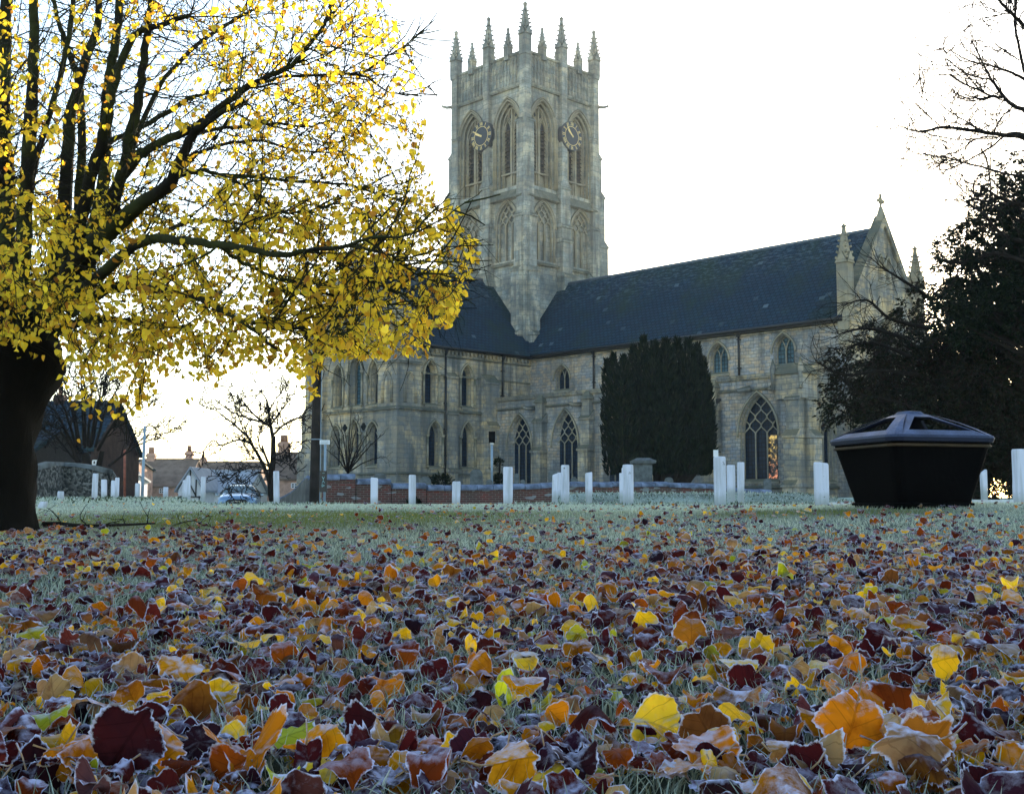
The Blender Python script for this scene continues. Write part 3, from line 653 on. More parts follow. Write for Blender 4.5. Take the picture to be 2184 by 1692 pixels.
# clasping corner turrets
for su in (-1, 1):
    c0 = su*(TU-.75)
    mb.box(L3(c0-1.02, TV-1.75, -.3), L3(c0+1.02, TV+.3, 11.2)) if su < 0 else mb.box(L3(c0-.95, TV-1.75, -.3), L3(c0+.97, TV+.2, 11.2))
    mb.hexa([L3(c0-1.1, TV-1.85, 11.2), L3(c0+1.1, TV-1.85, 11.2), L3(c0+1.1, TV+.4, 11.2), L3(c0-1.1, TV+.4, 11.2)], [L3(c0-.1, TV-.85, 13.6), L3(c0+.1, TV-.85, 13.6), L3(c0+.1, TV-.65, 13.6), L3(c0-.1, TV-.65, 13.6)])
F2 = fr('u', TU+.22); F3 = fr('v', TV+.2)
for F, c, s in ((F2, TV-.85, 1), (F3, TU-.77, 1)):
    string(mb, F, c-.95, c+1.0, 6.06, .26, .2, slope=.18); string(mb, F, c-.95, c+1.0, 8.95, .22, .18, slope=.14); string(mb, F, c-.95, c+1.0, 1.95, .14, .16)
    for off, rr in ((.12, .06), (0, .05)):
        ap = arch(c, .38+off, 7.5, .75+off); mb.tube([F(ap[0][0], 6.4, .04)]+[F(a, z, .04) for a, z in ap]+[F(ap[-1][0], 6.4, .04)], rr, 5)
    for x in (-.72, .72): mb.tube([F(c+x, 9.2, .02), F(c+x, 11.1, .02)], .06, 5)
Fl = fr('u', -TU, -1); wall_band(mb, Fl, 3.5, TV, -.3, 10.2)
buttress(mb, Fl, TV-.8, 1.7, [(3.2, 1.5), (6, 1.0), (9.6, .5)]); buttress(mb, Fl, 9.5, 1.3, [(3.2, 1.2), (6, .9), (8.6, .5)])
for s in (-1, 1):     # quatrefoils between the lower gable windows
    for k in range(4):
        a = k*math.pi/2; cx_ = .25+s*1.0
        mb.tube([Fg(cx_+.13*math.cos(a)+.1*math.cos(t), 5.0+.13*math.sin(a)+.1*math.sin(t), .03) for t in [j*math.pi/4 for j in range(9)]], .035, 4, 2)
        mb.poly([Fg(cx_+.13*math.cos(a)+.09*math.cos(t), 5.0+.13*math.sin(a)+.09*math.sin(t), .012) for t in [j*math.pi/4 for j in range(8)]], 2)
transept = mb.build('transept', [M['church'], M['rubble'], M['louvre']], church)
mb = MB(); e = TU+.34; ze = TE
for s in (-1, 1):
    mb.hexa([L3(s*e, 3.0, ze), L3(s*e, TV-.3, ze), L3(s*e, TV-.3, ze+.12), L3(s*e, 3.0, ze+.12)], [L3(0, 2.5, TR-.12), L3(0, TV-.3, TR-.12), L3(0, TV-.3, TR), L3(0, 2.5, TR)])
mb.build('roof', M['slateT'], transept)
q = MB(); q.tube([L3(0, 4.2, TR), L3(0, TV-.3, TR)], .11, 6); q.build('ridge_tiles', M['lead'], transept)
q = MB(); q.tube([L3(e+.05, 4.3, ze), L3(e+.05, TV-1.8, ze)], .09, 6); q.build('gutter', M['iron'], transept)
for w in tl+tu: window(transept, Ft, w, 1, 'net', 'glass', True, .46, shafts=True)
for w in gl: window(transept, Fg, w, 1, 'net', 'glass', True, .46, shafts=True)
for i, w in enumerate(gu): window(transept, Fg, w, 1, 'net', 'glass2' if i == 1 else 'glass', True, .46, shafts=True)
for w in gt:
    q = MB(); q.poly([Fg(a, z, .02) for a, z in [(w['c']-w['hw'], w['sill'])]+arch(w['c'], w['hw'], w['spring'], w['rise'])+[(w['c']+w['hw'], w['sill'])]], 1); hood(q, Fg, w, .08, .1, legs=1.6)
    q.build('window', [M['trim'], M['glass2']], transept)
pipe(transept, Ft, 12.15, .6, 10.1, .14); pipe(transept, Ft, 7.0, 6.5, 10.1, .14)
cross(transept, 0, TV-.1, 17.0, 18.3)
# chancel beyond the tower, seen only from the side
mb = MB()
for s in (-1, 1): mb.poly([L3(-3.4, s*4.0, -.3), L3(-18, s*4.0, -.3), L3(-18, s*4.0, 10), L3(-3.4, s*4.0, 10)]); mb.poly([L3(-3.4, s*4.3, 9.9), L3(-18, s*4.3, 9.9), L3(-18, 0, 15.3), L3(-3.4, 0, 15.3)], 1)
mb.poly([L3(-18, -4, -.3), L3(-18, 4, -.3), L3(-18, 4, 10), L3(-18, 0, 15.2), L3(-18, -4, 10)])
mb.build('chancel', [M['church'], M['slateN']], church)
mb = MB(); mb.poly([L3(-TU, -3.5, -.3), L3(-TU, -13, -.3), L3(-TU, -13, 10), L3(-TU, -3.5, 10)]); mb.poly([L3(TU, -3.5, -.3), L3(TU, -13, -.3), L3(TU, -13, 10), L3(TU, -3.5, 10)])
mb.poly([L3(-TU, -13, -.3), L3(TU, -13, -.3), L3(TU, -13, 10), L3(0, -13, 15.8), L3(-TU, -13, 10)])
for s in (-1, 1): mb.poly([L3(s*5, -3.5, 9.9), L3(s*5, -13, 9.9), L3(0, -13, 16), L3(0, -3.5, 16)], 1)
mb.build('far_transept', [M['church'], M['slateT']], church)

# ---------------------------------------------------------------- churchyard wall, posts, graves
def brickmat():
    n = N('old red brick'); o = n.obj(); sep = n.n('ShaderNodeSeparateXYZ', Vector=o)
    vec = n.n('ShaderNodeCombineXYZ', X=sep.outputs[0], Y=sep.outputs[2]).outputs[0]
    A = n.mix(n.ramp(n.noise(o, 1.2, 5, .7), [(.4, 0), (.6, 1)]), (.15, .035, .03), (.06, .035, .033))
    B = n.mix(n.noise(o, 3, 4), (.10, .04, .033), (.04, .035, .034))
    br = n.n('ShaderNodeTexBrick', Vector=vec, Color1=A, Color2=B, Mortar=(.16, .14, .12, 1), Scale=1.0)
    br.inputs['Mortar Size'].default_value = .008; br.inputs['Brick Width'].default_value = .23; br.inputs['Row Height'].default_value = .078
    low = n.ramp(n.math('ADD', n.math('ADD', sep.outputs[2], n.math('MULTIPLY', n.noise(o, 2, 4), .5)), .2), [(.05, 0), (.5, 1)])
    col = n.mix(low, (.035, .035, .03), br.outputs[0])
    vo = n.n('ShaderNodeTexVoronoi', Vector=n.scaled(vec, (1/.23, 1/.078, 1)), Scale=1.0)
    vs = n.n('ShaderNodeSeparateColor', Color=vo.outputs['Color'])
    col = n.mix(n.ramp(vs.outputs[0], [(.93, 0), (.95, .8)]), col, (.22, .25, .27))
    n.bump(n.math('MULTIPLY', br.outputs['Fac'], -1), .6, .01)
    return n.base(col, .9, .2)
M['brick'] = brickmat()
M['coping'] = plain('frosted coping stone', (.13, .165, .235), .85, .1, .5, 3)
M['white'] = plain('white painted wood', (.72, .75, .80), .55, .3, .1, 8)
M['slab'] = plain('weathered grave slate', (.10, .115, .12), .8, .2, .35, 5)
M['black'] = plain('black paint', (.008, .009, .012), .4, .4)
M['matt'] = plain('matt black', (.004, .004, .005), .95, .02); M['steel'] = plain('galvanised steel', (.22, .30, .38), .45, .4, .12, 5)
M['wood'] = plain('creosoted timber', (.022, .018, .016), .85, .15, .4, 3)
wall = empty('churchyard_wall', (-6.7, 40.5, 0)); tag(wall, 'low red brick wall with frosted blue-grey copings in front of the church', 'wall')
def wall_profile():
    """(x, y) along the wall and the height of its top, read off the picture"""
    pts = []
    for px, py in ((690, 1010), (755, 1010), (757, 1020), (830, 1019), (832, 1028), (905, 1028), (907, 1033), (1080, 1033), (1180, 1027), (1300, 1026), (1420, 1027), (1500, 1031), (1560, 1038), (1640, 1044), (1642, 1049), (1740, 1055)):
        Y = 42.0
        for _ in range(20): Y = float(wall_y((px-CX)/FPX*Y))
        p = P(px, py, Y); pts.append((p.x, p.y, p.z))
    return pts
wp = wall_profile(); mb = MB(); cp = MB(); ox, oy = -6.7, 40.5
for (x0, y0, z0), (x1, y1, z1) in zip(wp, wp[1:]):
    if x1-x0 < .12: continue
    L = math.hypot(x1-x0, y1-y0); d = Vector((x1-x0, y1-y0, 0)).normalized(); nn = Vector((d.y, -d.x, 0))
    a, b = Vector((x0-ox, y0-oy, 0)), Vector((x1-ox, y1-oy, 0)); w = nn*.17
    g = -.75; mb.hexa([a+w+Vector((0, 0, g)), b+w+Vector((0, 0, g)), b-w+Vector((0, 0, g)), a-w+Vector((0, 0, g))], [a+w+Vector((0, 0, z0-.2)), b+w+Vector((0, 0, z1-.2)), b-w+Vector((0, 0, z1-.2)), a-w+Vector((0, 0, z0-.2))])
    k = max(1, round(L/.62))
    for i in range(k):
        s, t = i/k, (i+1)/k-.035/L; p, q = a.lerp(b, s), a.lerp(b, t); zp, zq = z0+(z1-z0)*s, z0+(z1-z0)*t
        j = random.uniform(-.025, .02); w2 = nn*(.24+random.uniform(-.01, .01)); sk = d*.12
        prof = [(1, -.2), (1, -.12), (.62, -.03), (0, 0), (-.62, -.03), (-1, -.12), (-1, -.2)]
        vs = [p+w2*f+sk*(h+.2)*2+Vector((0, 0, zp+h+j)) for f, h in prof]+[q+w2*f+sk*(h+.2)*2+Vector((0, 0, zq+h+j)) for f, h in prof]
        m_ = len(prof); cp.add(vs, [tuple(range(m_-1, -1, -1)), tuple(range(m_, 2*m_))]+[(i_, (i_+1) % m_, m_+(i_+1) % m_, m_+i_) for i_ in range(m_)])
mb.build('brickwork', M['brick'], wall); cp.build('coping', M['coping'], wall)
# dark boarded wall that drops to the left beside the car
a, b = P(657, 1019, 41.5), P(597, 1066, 47)
mb = MB(); g = -.8; hgt = []
for i in range(15):
    t = i/14; p = a.lerp(b, t); p.z += .12*math.sin(t*math.pi)*-1; hgt.append(p)
for p, q in zip(hgt, hgt[1:]):
    w = Vector((.06, .12, 0)); qq = q.lerp(p, .04)
    mb.hexa([Vector((p.x, p.y, g))-w, Vector((qq.x, qq.y, g))-w, Vector((qq.x, qq.y, g))+w, Vector((p.x, p.y, g))+w], [p-w, qq-w, qq+w, p+w])
o = mb.build('sloping_wall', M['fence']) if 'fence' in M else None
M['fence'] = plain('weathered grey render', (.13, .135, .13), .9, .1, .3, 2)
sw = empty('sloping_wall', (a.x, a.y, -.3)); tag(sw, 'grey sloping wall with rounded rail between the car and the brick wall', 'wall')
def rel(m, org): m.v = [(x-org[0], y-org[1], z-org[2]) for x, y, z in m.v]; return m
rel(mb, sw.location).build('wall_panel', M['fence'], sw)
q = MB(); q.tube([p+Vector((0, 0, .02)) for p in hgt], .09, 6); rel(q, sw.location).build('rail', M['coping'], sw)

def post(px, top, bot, wpx, Y, label, lean=(0, 0), cut=0.0, name='white_post', rot=0.0):
    """one square white painted post; cut tilts its top"""
    b = P(px, bot, Y); t = P(px, top, Y); h = t.z-b.z; w = wpx/FPX*Y/2/ (abs(math.cos(rot))+abs(math.sin(rot)))
    m = MB(); c = .18*w; ring = [(-w+c, -w), (w-c, -w), (w, -w+c), (w, w-c), (w-c, w), (-w+c, w), (-w, w-c), (-w, -w+c)]
    R = [(x*math.cos(rot)-y*math.sin(rot), x*math.sin(rot)+y*math.cos(rot)) for x, y in ring]; n = 8; vs = []
    for z, f in ((-.35, .93), (0, .95), (h*.25, 1), (h-.04, 1.0), (h-.012, .97), (h, .84)):
        for x, y in R: vs.append((x*f+lean[0]*z, y*f+lean[1]*z, z+(cut*x if z > h-.06 else 0)+(0 if z < 0 else random.uniform(-.002, .002))))
    fs = [(i*n+j, i*n+(j+1) % n, (i+1)*n+(j+1) % n, (i+1)*n+j) for i in range(5) for j in range(n)]+[tuple(range(5*n, 6*n))]
    m.add(vs, fs); o = m.build(name, M['post'], None, (b.x, b.y, b.z)); tag(o, label, 'post', 'white posts round the green'); return o
def postmat():
    n = N('chipped white paint'); o = n.obj(); oi = n.n('ShaderNodeObjectInfo'); ofs = n.n('ShaderNodeVectorMath', _operation='ADD', i0=o, i1=oi.outputs['Location']).outputs[0]
    f = n.noise(ofs, 9, 6, .7); col = n.mix(n.ramp(f, [(.66, 0), (.7, 1)]), (.56, .59, .70), (.06, .06, .06))
    sep = n.n('ShaderNodeSeparateXYZ', Vector=o)
    low = n.ramp(n.math('ADD', sep.outputs[2], n.math('MULTIPLY', n.noise(ofs, 12, 4), .12)), [(.06, 1), (.24, 0)])
    col = n.mix(n.math('MULTIPLY', low, .6), col, (.16, .2, .14))
    st = n.noise(n.scaled(ofs, (14, 14, 1.2)), 1, 4); col = n.mix(n.math('MULTIPLY', n.ramp(st, [(.45, 0), (.68, 1)]), .6), col, (.26, .29, .30))
    n.bump(f, .4, .01); return n.base(col, .65, .3)
M['post'] = postmat()
PO = [
 (1083.5, 995, 1076, 20.5, 21, 'tall round-topped white post in front of the small headstones, with a dark knot in it', (0, 0), 0, .0),
 (972.5, 1026, 1076, 18.5, 21, 'short white post standing alone before the brick wall, slightly leaning left', (.02, 0), 0, .1),
 (879, 1012, 1076, 16.5, 22, 'white post with dark screw holes near its top, weeds at its foot', (0, 0), 0, .5),
 (798, 1018, 1076, 14.5, 22, 'white post nearest the notice board by the brick wall', (0, 0), -.12, .0),
 (1205.5, 991, 1070, 18.5, 22, 'tall flat-topped white post in front of the tracery window with the grassy bank behind', (0, 0), 0, .35),
 (1183.5, 1010, 1061, 13, 27, 'small slant-topped white post just beside a taller one on the bank', (.03, 0), .3, .0),
 (1193.5, 1007, 1060, 9, 28.5, 'narrow white post half hidden behind the tall one on the bank', (0, 0), 0, .0),
 (1256, 1007, 1058, 14.5, 27, 'white post alone on the frosty bank just before the dark yew', (0, 0), .15, .0),
 (1340, 990, 1071, 24, 20, 'broad white post with a small dark mark in the middle, before the table tomb', (0, 0), 0, .45),
 (1326, 1008, 1060, 9, 26, 'lower thin white post peeping out behind the broad marked one', (0, 0), 0, .0),
 (1331, 997, 1058, 9, 29, 'farther of two white posts hidden behind the broad marked one', (0, 0), 0, .0),
 (1536, 973, 1071, 25, 19, 'tallest broad flat-topped white post, standing beside the black drainpipe', (0, 0), 0, .25),
 (1559.5, 991, 1052, 16, 26, 'white post between two others with ivy on its top', (0, 0), 0, .0),
 (1580, 985, 1053, 15, 25, 'round-topped white post with a cut notch, in front of the lit window', (.02, 0), 0, .35),
 (1753, 986, 1074, 31, 16.5, 'wide speckled white post just left of the big black planter', (0, 0), -.1, .35),
 (2176, 957, 1075, 24, 15, 'white post cut by the picture edge right of the planter', (0, 0), 0, .15),
 (2167, 985, 1055, 12, 22, 'narrow pale post right behind the one at the picture edge', (.05, 0), .1, .0),
 (2099, 1004, 1052, 12, 24, 'pointed white post seen against the dark yew, beside the planter', (0, 0), .6, .0),
 (82, 1069, 1100, 14, 17, 'leaning white stone stump close beside the big trunk', (.35, 0), 0, .0),
 (129, 1047, 1070, 16, 22, 'short squat white post before the rubble wall', (0, 0), 0, .3),
 (201, 1009, 1068, 15, 21.5, 'tall white post in front of the rubble wall', (.02, 0), 0, .35),
 (222, 1022, 1062, 10, 30, 'bluish far white post by the end of the rubble wall', (-.03, 0), 0, .0),
 (249, 1018, 1065, 11, 24, 'round-topped white post near the red drainpipe of the brick house', (0, 0), 0, .35),
 (241, 1024, 1064, 8, 26, 'white post half hidden behind the one by the red drainpipe', (0, 0), 0, .0),
 (293, 1030, 1061, 9, 30, 'small white post just left of the grey street pole', (0, 0), 0, .0),
 (353, 1038, 1060, 9, 33, 'smallest far white post alone in front of the misty houses', (0, 0), 0, .0),
 (394, 1023, 1064, 9, 26, 'shorter of two white posts touching, before the half-timbered gable', (0, 0), 0, .0),
 (402, 1014, 1068, 10.5, 23, 'taller of two white posts touching, before the half-timbered gable', (-.02, 0), 0, .3),
 (433, 1016, 1060, 9, 30, 'white post standing in front of the half-timbered gable', (0, 0), 0, .0),
 (590, 1004, 1076, 14.5, 22, 'tall white post in front of the bare tree trunk beside the car', (-.03, 0), 0, .3),
]
for p in PO: post(p[0], p[1], p[2], p[3], p[4], p[5], p[6], p[7], rot=p[8])

def headstone(px, top, Y, wpx, label, kind='round', dk=1.0, rot=0.0):
    t = P(px, top, Y); gz_ = float(G(t.x, Y)); w = wpx/FPX*Y/2; h = t.z-gz_; m = MB(); d = .07
    ap = arch(0, w, h-w*.85, w*.85, 6) if kind == 'round' else [(-w, h-w*.5), (-w*.55, h-w*.45), (-w*.5, h-w*.1), (0, h), (w*.5, h-w*.1), (w*.55, h-w*.45), (w, h-w*.5)]
    o = [(-w, -.4)]+ap+[(w, -.4)]; n = len(o)
    vs = [(x, -d, z) for x, z in o]+[(x, d, z) for x, z in o]
    m.add(vs, [tuple(range(n)), tuple(range(2*n-1, n-1, -1))]+[(i, i+n, (i+1) % n+n, (i+1) % n) for i in range(n)])
    ob = m.build('headstone', M['slab'], None, (t.x, Y, gz_)); ob.rotation_euler = (random.uniform(-.04, .04), random.uniform(-.03, .03), rot)
    return tag(ob, label, 'gravestone', 'gravestones behind the brick wall')
headstone(1017, 1000, 52, 27, 'large round-topped dark headstone beside the floodlight pole')
headstone(812, 1008, 50, 26, 'low round headstone at the foot of the transept corner, behind the coping')
headstone(908, 1016, 49, 23, 'low rounded headstone just left of the dark evergreen bush')
headstone(1044, 1022, 50, 13, 'tiny headstone showing above the wall at the floodlight pole')
headstone(1101, 1009, 54, 11, 'narrow headstone in front of the leftmost aisle window')
headstone(1115, 1022, 51, 10, 'tiny low headstone just right of the tall round-topped post')
headstone(1178, 1001, 54, 19, 'round-topped grey headstone against the buttress between two windows')
headstone(1224, 1016, 53, 14, 'small headstone behind the tall flat-topped post', 'shoulder')
headstone(1427, 1017, 50, 18, 'rounded headstone in the shade under the big yew')
headstone(1636, 1020, 52, 16, 'small round-topped headstone below the lit window')
# table tomb
t = P(1371, 976, 51); g0 = float(G(t.x, 51)); tomb = empty('pedestal_tomb', (t.x, 51, g0)); tag(tomb, 'tall stone pedestal tomb with a domed overhanging cap under the yew', 'tomb')
H = t.z-g0; m = MB(); m.box((-.36, -.36, -.3), (.36, .36, H-.24)); m.box((-.46, -.46, -.3), (.46, .46, .22)); m.build('pedestal', M['slab'], tomb)
m = MB(); m.hexa([(-.5, -.5, H-.24), (.5, -.5, H-.24), (.5, .5, H-.24), (-.5, .5, H-.24)], [(-.52, -.52, H-.12), (.52, -.52, H-.12), (.52, .52, H-.12), (-.52, .52, H-.12)]); m.hexa([(-.5, -.5, H-.12), (.5, -.5, H-.12), (.5, .5, H-.12), (-.5, .5, H-.12)], [(-.25, -.25, H), (.25, -.25, H), (.25, .25, H), (-.25, .25, H)]); m.build('cap', M['slab'], tomb)

# telegraph pole
b = P(670, 1079, 36); t = P(682, 602, 36); pole = empty('telegraph_pole', (b.x, b.y, b.z)); tag(pole, 'dark wooden telegraph pole standing between the bare tree and the church', 'pole')
m = MB(); H = t.z-b.z; m.tube([(0, 0, -.6), (0, 0, 0), ((t.x-b.x)*.5, 0, H*.5), (t.x-b.x, 0, H)], [.16, .155, .135, .105], 10); m.build('shaft', M['wood'], pole)
m = MB(); z = H*.295
for i in range(12): a0, a1 = i*math.pi/6, (i+1)*math.pi/6; m.tube([(.05+.158*math.cos(a0), .158*math.sin(a0), z), (.05+.158*math.cos(a1), .158*math.sin(a1), z)], .018, 4)
m.build('metal_band', M['steel'], pole)
m = MB()
for s in (-.05, .05): m.tube([(t.x-b.x+s, .0, H), (t.x-b.x+s*1.5, 0, H+.12)], [.03, .02], 5)
m.tube([(.17, -.02, -.3), (.17, -.02, H*.5), (.2, 0, H)], .015, 4); m.build('cable', M['steel'], pole)
# notice board on the pole, footpath sign, little sign, floodlight
nb = P(689.5, 1047, 35.0); o = empty('notice_board', (nb.x, nb.y, nb.z)); tag(o, 'small black notice board with pale lettering fixed beside the telegraph pole', 'sign')
w, h = .105, .30
m = MB(); m.box((-w, -.02, -.02), (w, .02, 2*h)); m.build('panel', M['black'], o)
M['lettering'] = plain('pale lettering', (.25, .5, .55), .6, .3, .1)
m = MB()
for i, ch in enumerate('LVAD'):
    z = .5-i*.11; s = .035
    segs = {'L': [((-s, .04), (-s, -.04)), ((-s, -.04), (s, -.04))], 'V': [((-s, .04), (0, -.04)), ((0, -.04), (s, .04))], 'A': [((-s, -.04), (0, .04)), ((0, .04), (s, -.04))], 'D': [((-s, .04), (-s, -.04)), ((-s, .04), (s, 0)), ((s, 0), (-s, -.04))]}[ch] if i else [((-s, .03), (s, .03))]
    for (x0, z0), (x1, z1) in segs: m.tube([(x0, -.026, z+z0), (x1, -.026, z+z1)], .007, 3)
m.build('lettering', M['lettering'], o)
b = P(692, 1075, 35.4); t = P(692, 938, 35.4); o = empty('sign_post', (b.x, b.y, b.z)); tag(o, 'thin pale blue-grey signpost with a small sign at its top', 'sign')
H = t.z-b.z; m = MB(); m.tube([(0, 0, -.4), (0, 0, H)], .038, 8); m.build('post', M['steel'], o)
m = MB(); m.box((-.16, -.045, H-.13), (.14, -.02, H)); m.build('sign_plate', M['white'], o)
m = MB()
for k in range(3): m.box((-.13, -.052, H-.045-.035*k), (.1, -.0455, H-.032-.035*k))
m.build('lettering', M['steel'], o)
b = P(1527, 1052, 27); t = P(1527, 959, 27); o = empty('sign_post', (b.x, b.y, b.z)); tag(o, 'small white sign plate on a thin post just behind the tallest white post', 'sign')
H = t.z-b.z; m = MB(); m.tube([(-.02, 0, -.4), (-.02, 0, H)], .022, 6); m.build('post', M['steel'], o); m = MB(); m.box((-.05, -.04, H-.15), (.06, -.025, H)); m.build('sign_plate', M['white'], o)
b = P(1049, 1022, 50); t = P(1049, 945, 50); o = empty('floodlight', (b.x, b.y, b.z)); tag(o, 'black box floodlight on a thin blue-grey pole in front of the transept', 'lamp')
H = t.z-b.z; m = MB(); m.tube([(0, 0, -.5), (0, 0, H)], .05, 8); m.build('pole', M['steel'], o)
m = MB(); m.hexa([(-.13, -.1, H+.03), (.13, -.1, H+.03), (.13, .15, H+.03), (-.13, .15, H+.03)], [(-.14, -.12, H+.5), (.14, -.12, H+.5), (.14, .16, H+.5), (-.14, .16, H+.5)]); m.build('lamp_housing', M['matt'], o)
m = MB(); m.tube([(0, 0, H-.06), (0, 0, H+.06)], .07, 8); m.build('bracket', M['white'], o)

# ---------------------------------------------------------------- black planter-like litter bin with pierced lid
bc = P(1958, 1082, 10.0); phi = math.radians(16)
binr = empty('litter_bin', (bc.x+.15, bc.y+.6, bc.z-.02), phi); binr.scale = (1.08, 1.08, 1.06); tag(binr, 'big black tapering street bin with a frosted hipped lid pierced by openings', 'bin')
M['binbody'] = plain('black cast plastic', (.0012, .0012, .0016), .8, .03, .3, 4)
def frostlid():
    n = N('frosted blue-black lid'); o = n.obj(); f = n.noise(o, 60, 5, .75); f2 = n.noise(o, 5, 4)
    geo = n.n('ShaderNodeNewGeometry'); gzz = n.n('ShaderNodeSeparateXYZ', Vector=geo.outputs['Normal']).outputs[2]
    k = n.math('MULTIPLY', n.ramp(n.math('ADD', n.math('MULTIPLY', f, .5), n.math('MULTIPLY', f2, .5)), [(.35, 0), (.68, 1)]), n.ramp(gzz, [(.15, 0), (.8, 1)]))
    n.bump(f, .4, .004); return n.base(n.mix(n.math('MULTIPLY', k, .6), (.008, .013, .035), (.13, .19, .36)), .6, .3)
M['lid'] = frostlid(); M['gold'] = plain('faded gold line', (.045, .028, .012), .6, .3)
def rsq(s, c, z, seg=3):
    """square ring with rounded corners"""
    out = []
    for qx, qy, a0 in ((1, 1, 0), (-1, 1, 90), (-1, -1, 180), (1, -1, 270)):
        for i in range(seg+1):
            a = math.radians(a0+90*i/seg); out.append((qx*(s-c)+c*math.cos(a), qy*(s-c)+c*math.sin(a), z))
    return out
def loft(m, rings, mi=0, cap0=True, cap1=True, smooth=False):
    n = len(rings[0]); vs = [p for r in rings for p in r]
    fs = [(i*n+j, i*n+(j+1) % n, (i+1)*n+(j+1) % n, (i+1)*n+j) for i in range(len(rings)-1) for j in range(n)]
    if cap0: fs.append(tuple(range(n-1, -1, -1)))
    if cap1: fs.append(tuple(range((len(rings)-1)*n, len(rings)*n)))
    m.add(vs, fs, mi, smooth)
s = .485; m = MB(); loft(m, [rsq(.345, .07, -.1), rsq(.345, .07, .035), rsq(.365, .07, .037), rsq(.365, .07, .055), rsq(.345, .07, .06), rsq(.45, .08, .5), rsq(.46, .08, .545)], cap0=False); m.build('body', M['binbody'], binr)
m = MB(); loft(m, [rsq(.463, .085, .505), rsq(.472, .09, .514), rsq(.472, .09, .521), rsq(.463, .085, .53)], cap0=False, cap1=False); m.build('trim_line', M['gold'], binr)
m = MB(); z0, z1, zt = .55, .60, .825; st = .10
loft(m, [rsq(.45, .09, z0-.01), rsq(s, .10, z0), rsq(s+.008, .10, z0+.03), rsq(s, .10, z1)], cap1=False)
for k in range(4):     # each sloping side: frame with a four-sided hole
    c_, s_ = math.cos(k*math.pi/2), math.sin(k*math.pi/2)
    def R(x, y, z): return (x*c_-y*s_, x*s_+y*c_, z)
    def on(t, f): r = (s-.004)+(st-(s-.004))*t; return (f*r, -r, z1+(zt-.03-z1)*t+.035*math.sin(math.pi*t)*.5)
    outer = [on(0, -.82), on(0, .82), on(1, .9), on(1, -.9)]
    hole = [on(.17, -.70), on(.17, .70), on(.80, .42), on(.80, -.42)]
    for th in (0, .02):
        for i in range(4):
            j = (i+1) % 4; qd = [outer[i], outer[j], hole[j], hole[i]]; m.poly([R(x, y+th, z-th*.6) for x, y, z in qd])
    for i in range(4):
        j = (i+1) % 4; a_, b_ = hole[i], hole[j]; m.poly([R(*a_), R(*b_), R(b_[0], b_[1]+.02, b_[2]-.012), R(a_[0], a_[1]+.02, a_[2]-.012)])
    # rounded hip between this side and the next
    A = [on(t, .82+.08*t) for t in (0, .25, .5, .75, 1)]; B = [on(t, -.82-.08*t) for t in (0, .25, .5, .75, 1)]
    B2 = [(-(-y) if False else -y, x, z) for x, y, z in B]   # quarter turn of the next side's edge
    mid = [((a_[0]+b_[0])/2*1.035, (a_[1]+b_[1])/2*1.035, a_[2]+.0) for a_, b_ in zip(A, B2)]
    for i in range(4):
        m.add([R(*p) for p in (A[i], mid[i], mid[i+1], A[i+1])], [(0, 1, 2, 3)], 0, True); m.add([R(*p) for p in (mid[i], B2[i], B2[i+1], mid[i+1])], [(0, 1, 2, 3)], 0, True)
loft(m, [rsq(st+.002, .05, zt-.03), rsq(st*.8, .05, zt-.005), rsq(st*.4, .03, zt)], cap0=False)
m.build('lid', M['lid'], binr)

# ---------------------------------------------------------------- car (front towards us, slightly turned)
def carmat():
    n = N('silver blue car paint'); n.b.inputs['Metallic'].default_value = .5; n.b.inputs['Coat Weight'].default_value = .4
    f = n.noise(n.obj(), 30, 4); return n.base(n.mix(f, (.14, .25, .40), (.24, .36, .50)), .32, .5)
M['car'] = carmat(); M['carglass'] = plain('windscreen glass', (.03, .08, .10), .12, .6, .1); M['rubber'] = plain('tyre rubber', (.012, .012, .012), .8); M['lamp'] = plain('headlamp glass', (.5, .6, .7), .15, .7, .1)
M['chrome'] = plain('chrome', (.6, .62, .65), .2, .5, .05, 5, 1.0); M['plate'] = plain('number plate', (.35, .5, .62), .5, .3, .05)
cb = P(512, 1076, 55); cz = float(G(cb.x, 56)); car = empty('parked_car', (cb.x, 55, cz), math.radians(9)); car.location.z = P(512, 1033, 55).z-1.42; car.scale = (1, 1, .93); tag(car, 'silver-blue hatchback car parked facing us beside the bare tree', 'car')
def sec(y, zlo, zb, zt, wb, wt, crown=.03):
    """half section of the body at depth y: lower edge, beltline, top"""
    h = [(wb*.93, zlo), (wb, zlo+.18), (wb*1.0, (zlo+zb)/2), (wb*.96, zb), (wt, zt-.05), (wt*.8, zt), (0, zt+crown)]
    return [(x, y, z) for x, z in h]+[(-x, y, z) for x, z in h[-2::-1]]
S_ = [sec(-2.18, .32, .68, .82, .66, .58), sec(-2.1, .22, .72, .9, .8, .7), sec(-1.9, .2, .78, .97, .87, .74), sec(-1.3, .2, .84, 1.04, .9, .76), sec(-.9, .2, .86, 1.04, .91, .76), sec(-.2, .2, .92, 1.42, .91, .62), sec(.4, .2, .94, 1.5, .91, .6), sec(1.2, .2, .95, 1.46, .9, .58), sec(1.9, .22, .95, 1.15, .86, .6), sec(2.15, .3, .9, 1.0, .78, .6)]
m = MB(); n = len(S_[0]); m.add([p for s in S_ for p in s], [(i*n+j, i*n+j+1, (i+1)*n+j+1, (i+1)*n+j) for i in range(len(S_)-1) for j in range(n-1)]+[tuple(range(n-1, -1, -1)), tuple(range((len(S_)-1)*n, len(S_)*n))], 0, True)
m.add([(-.7, -2.0, .18), (.7, -2.0, .18), (.85, 2.0, .18), (-.85, 2.0, .18)], [(0, 1, 2, 3)])
m.build('body', M['car'], car)
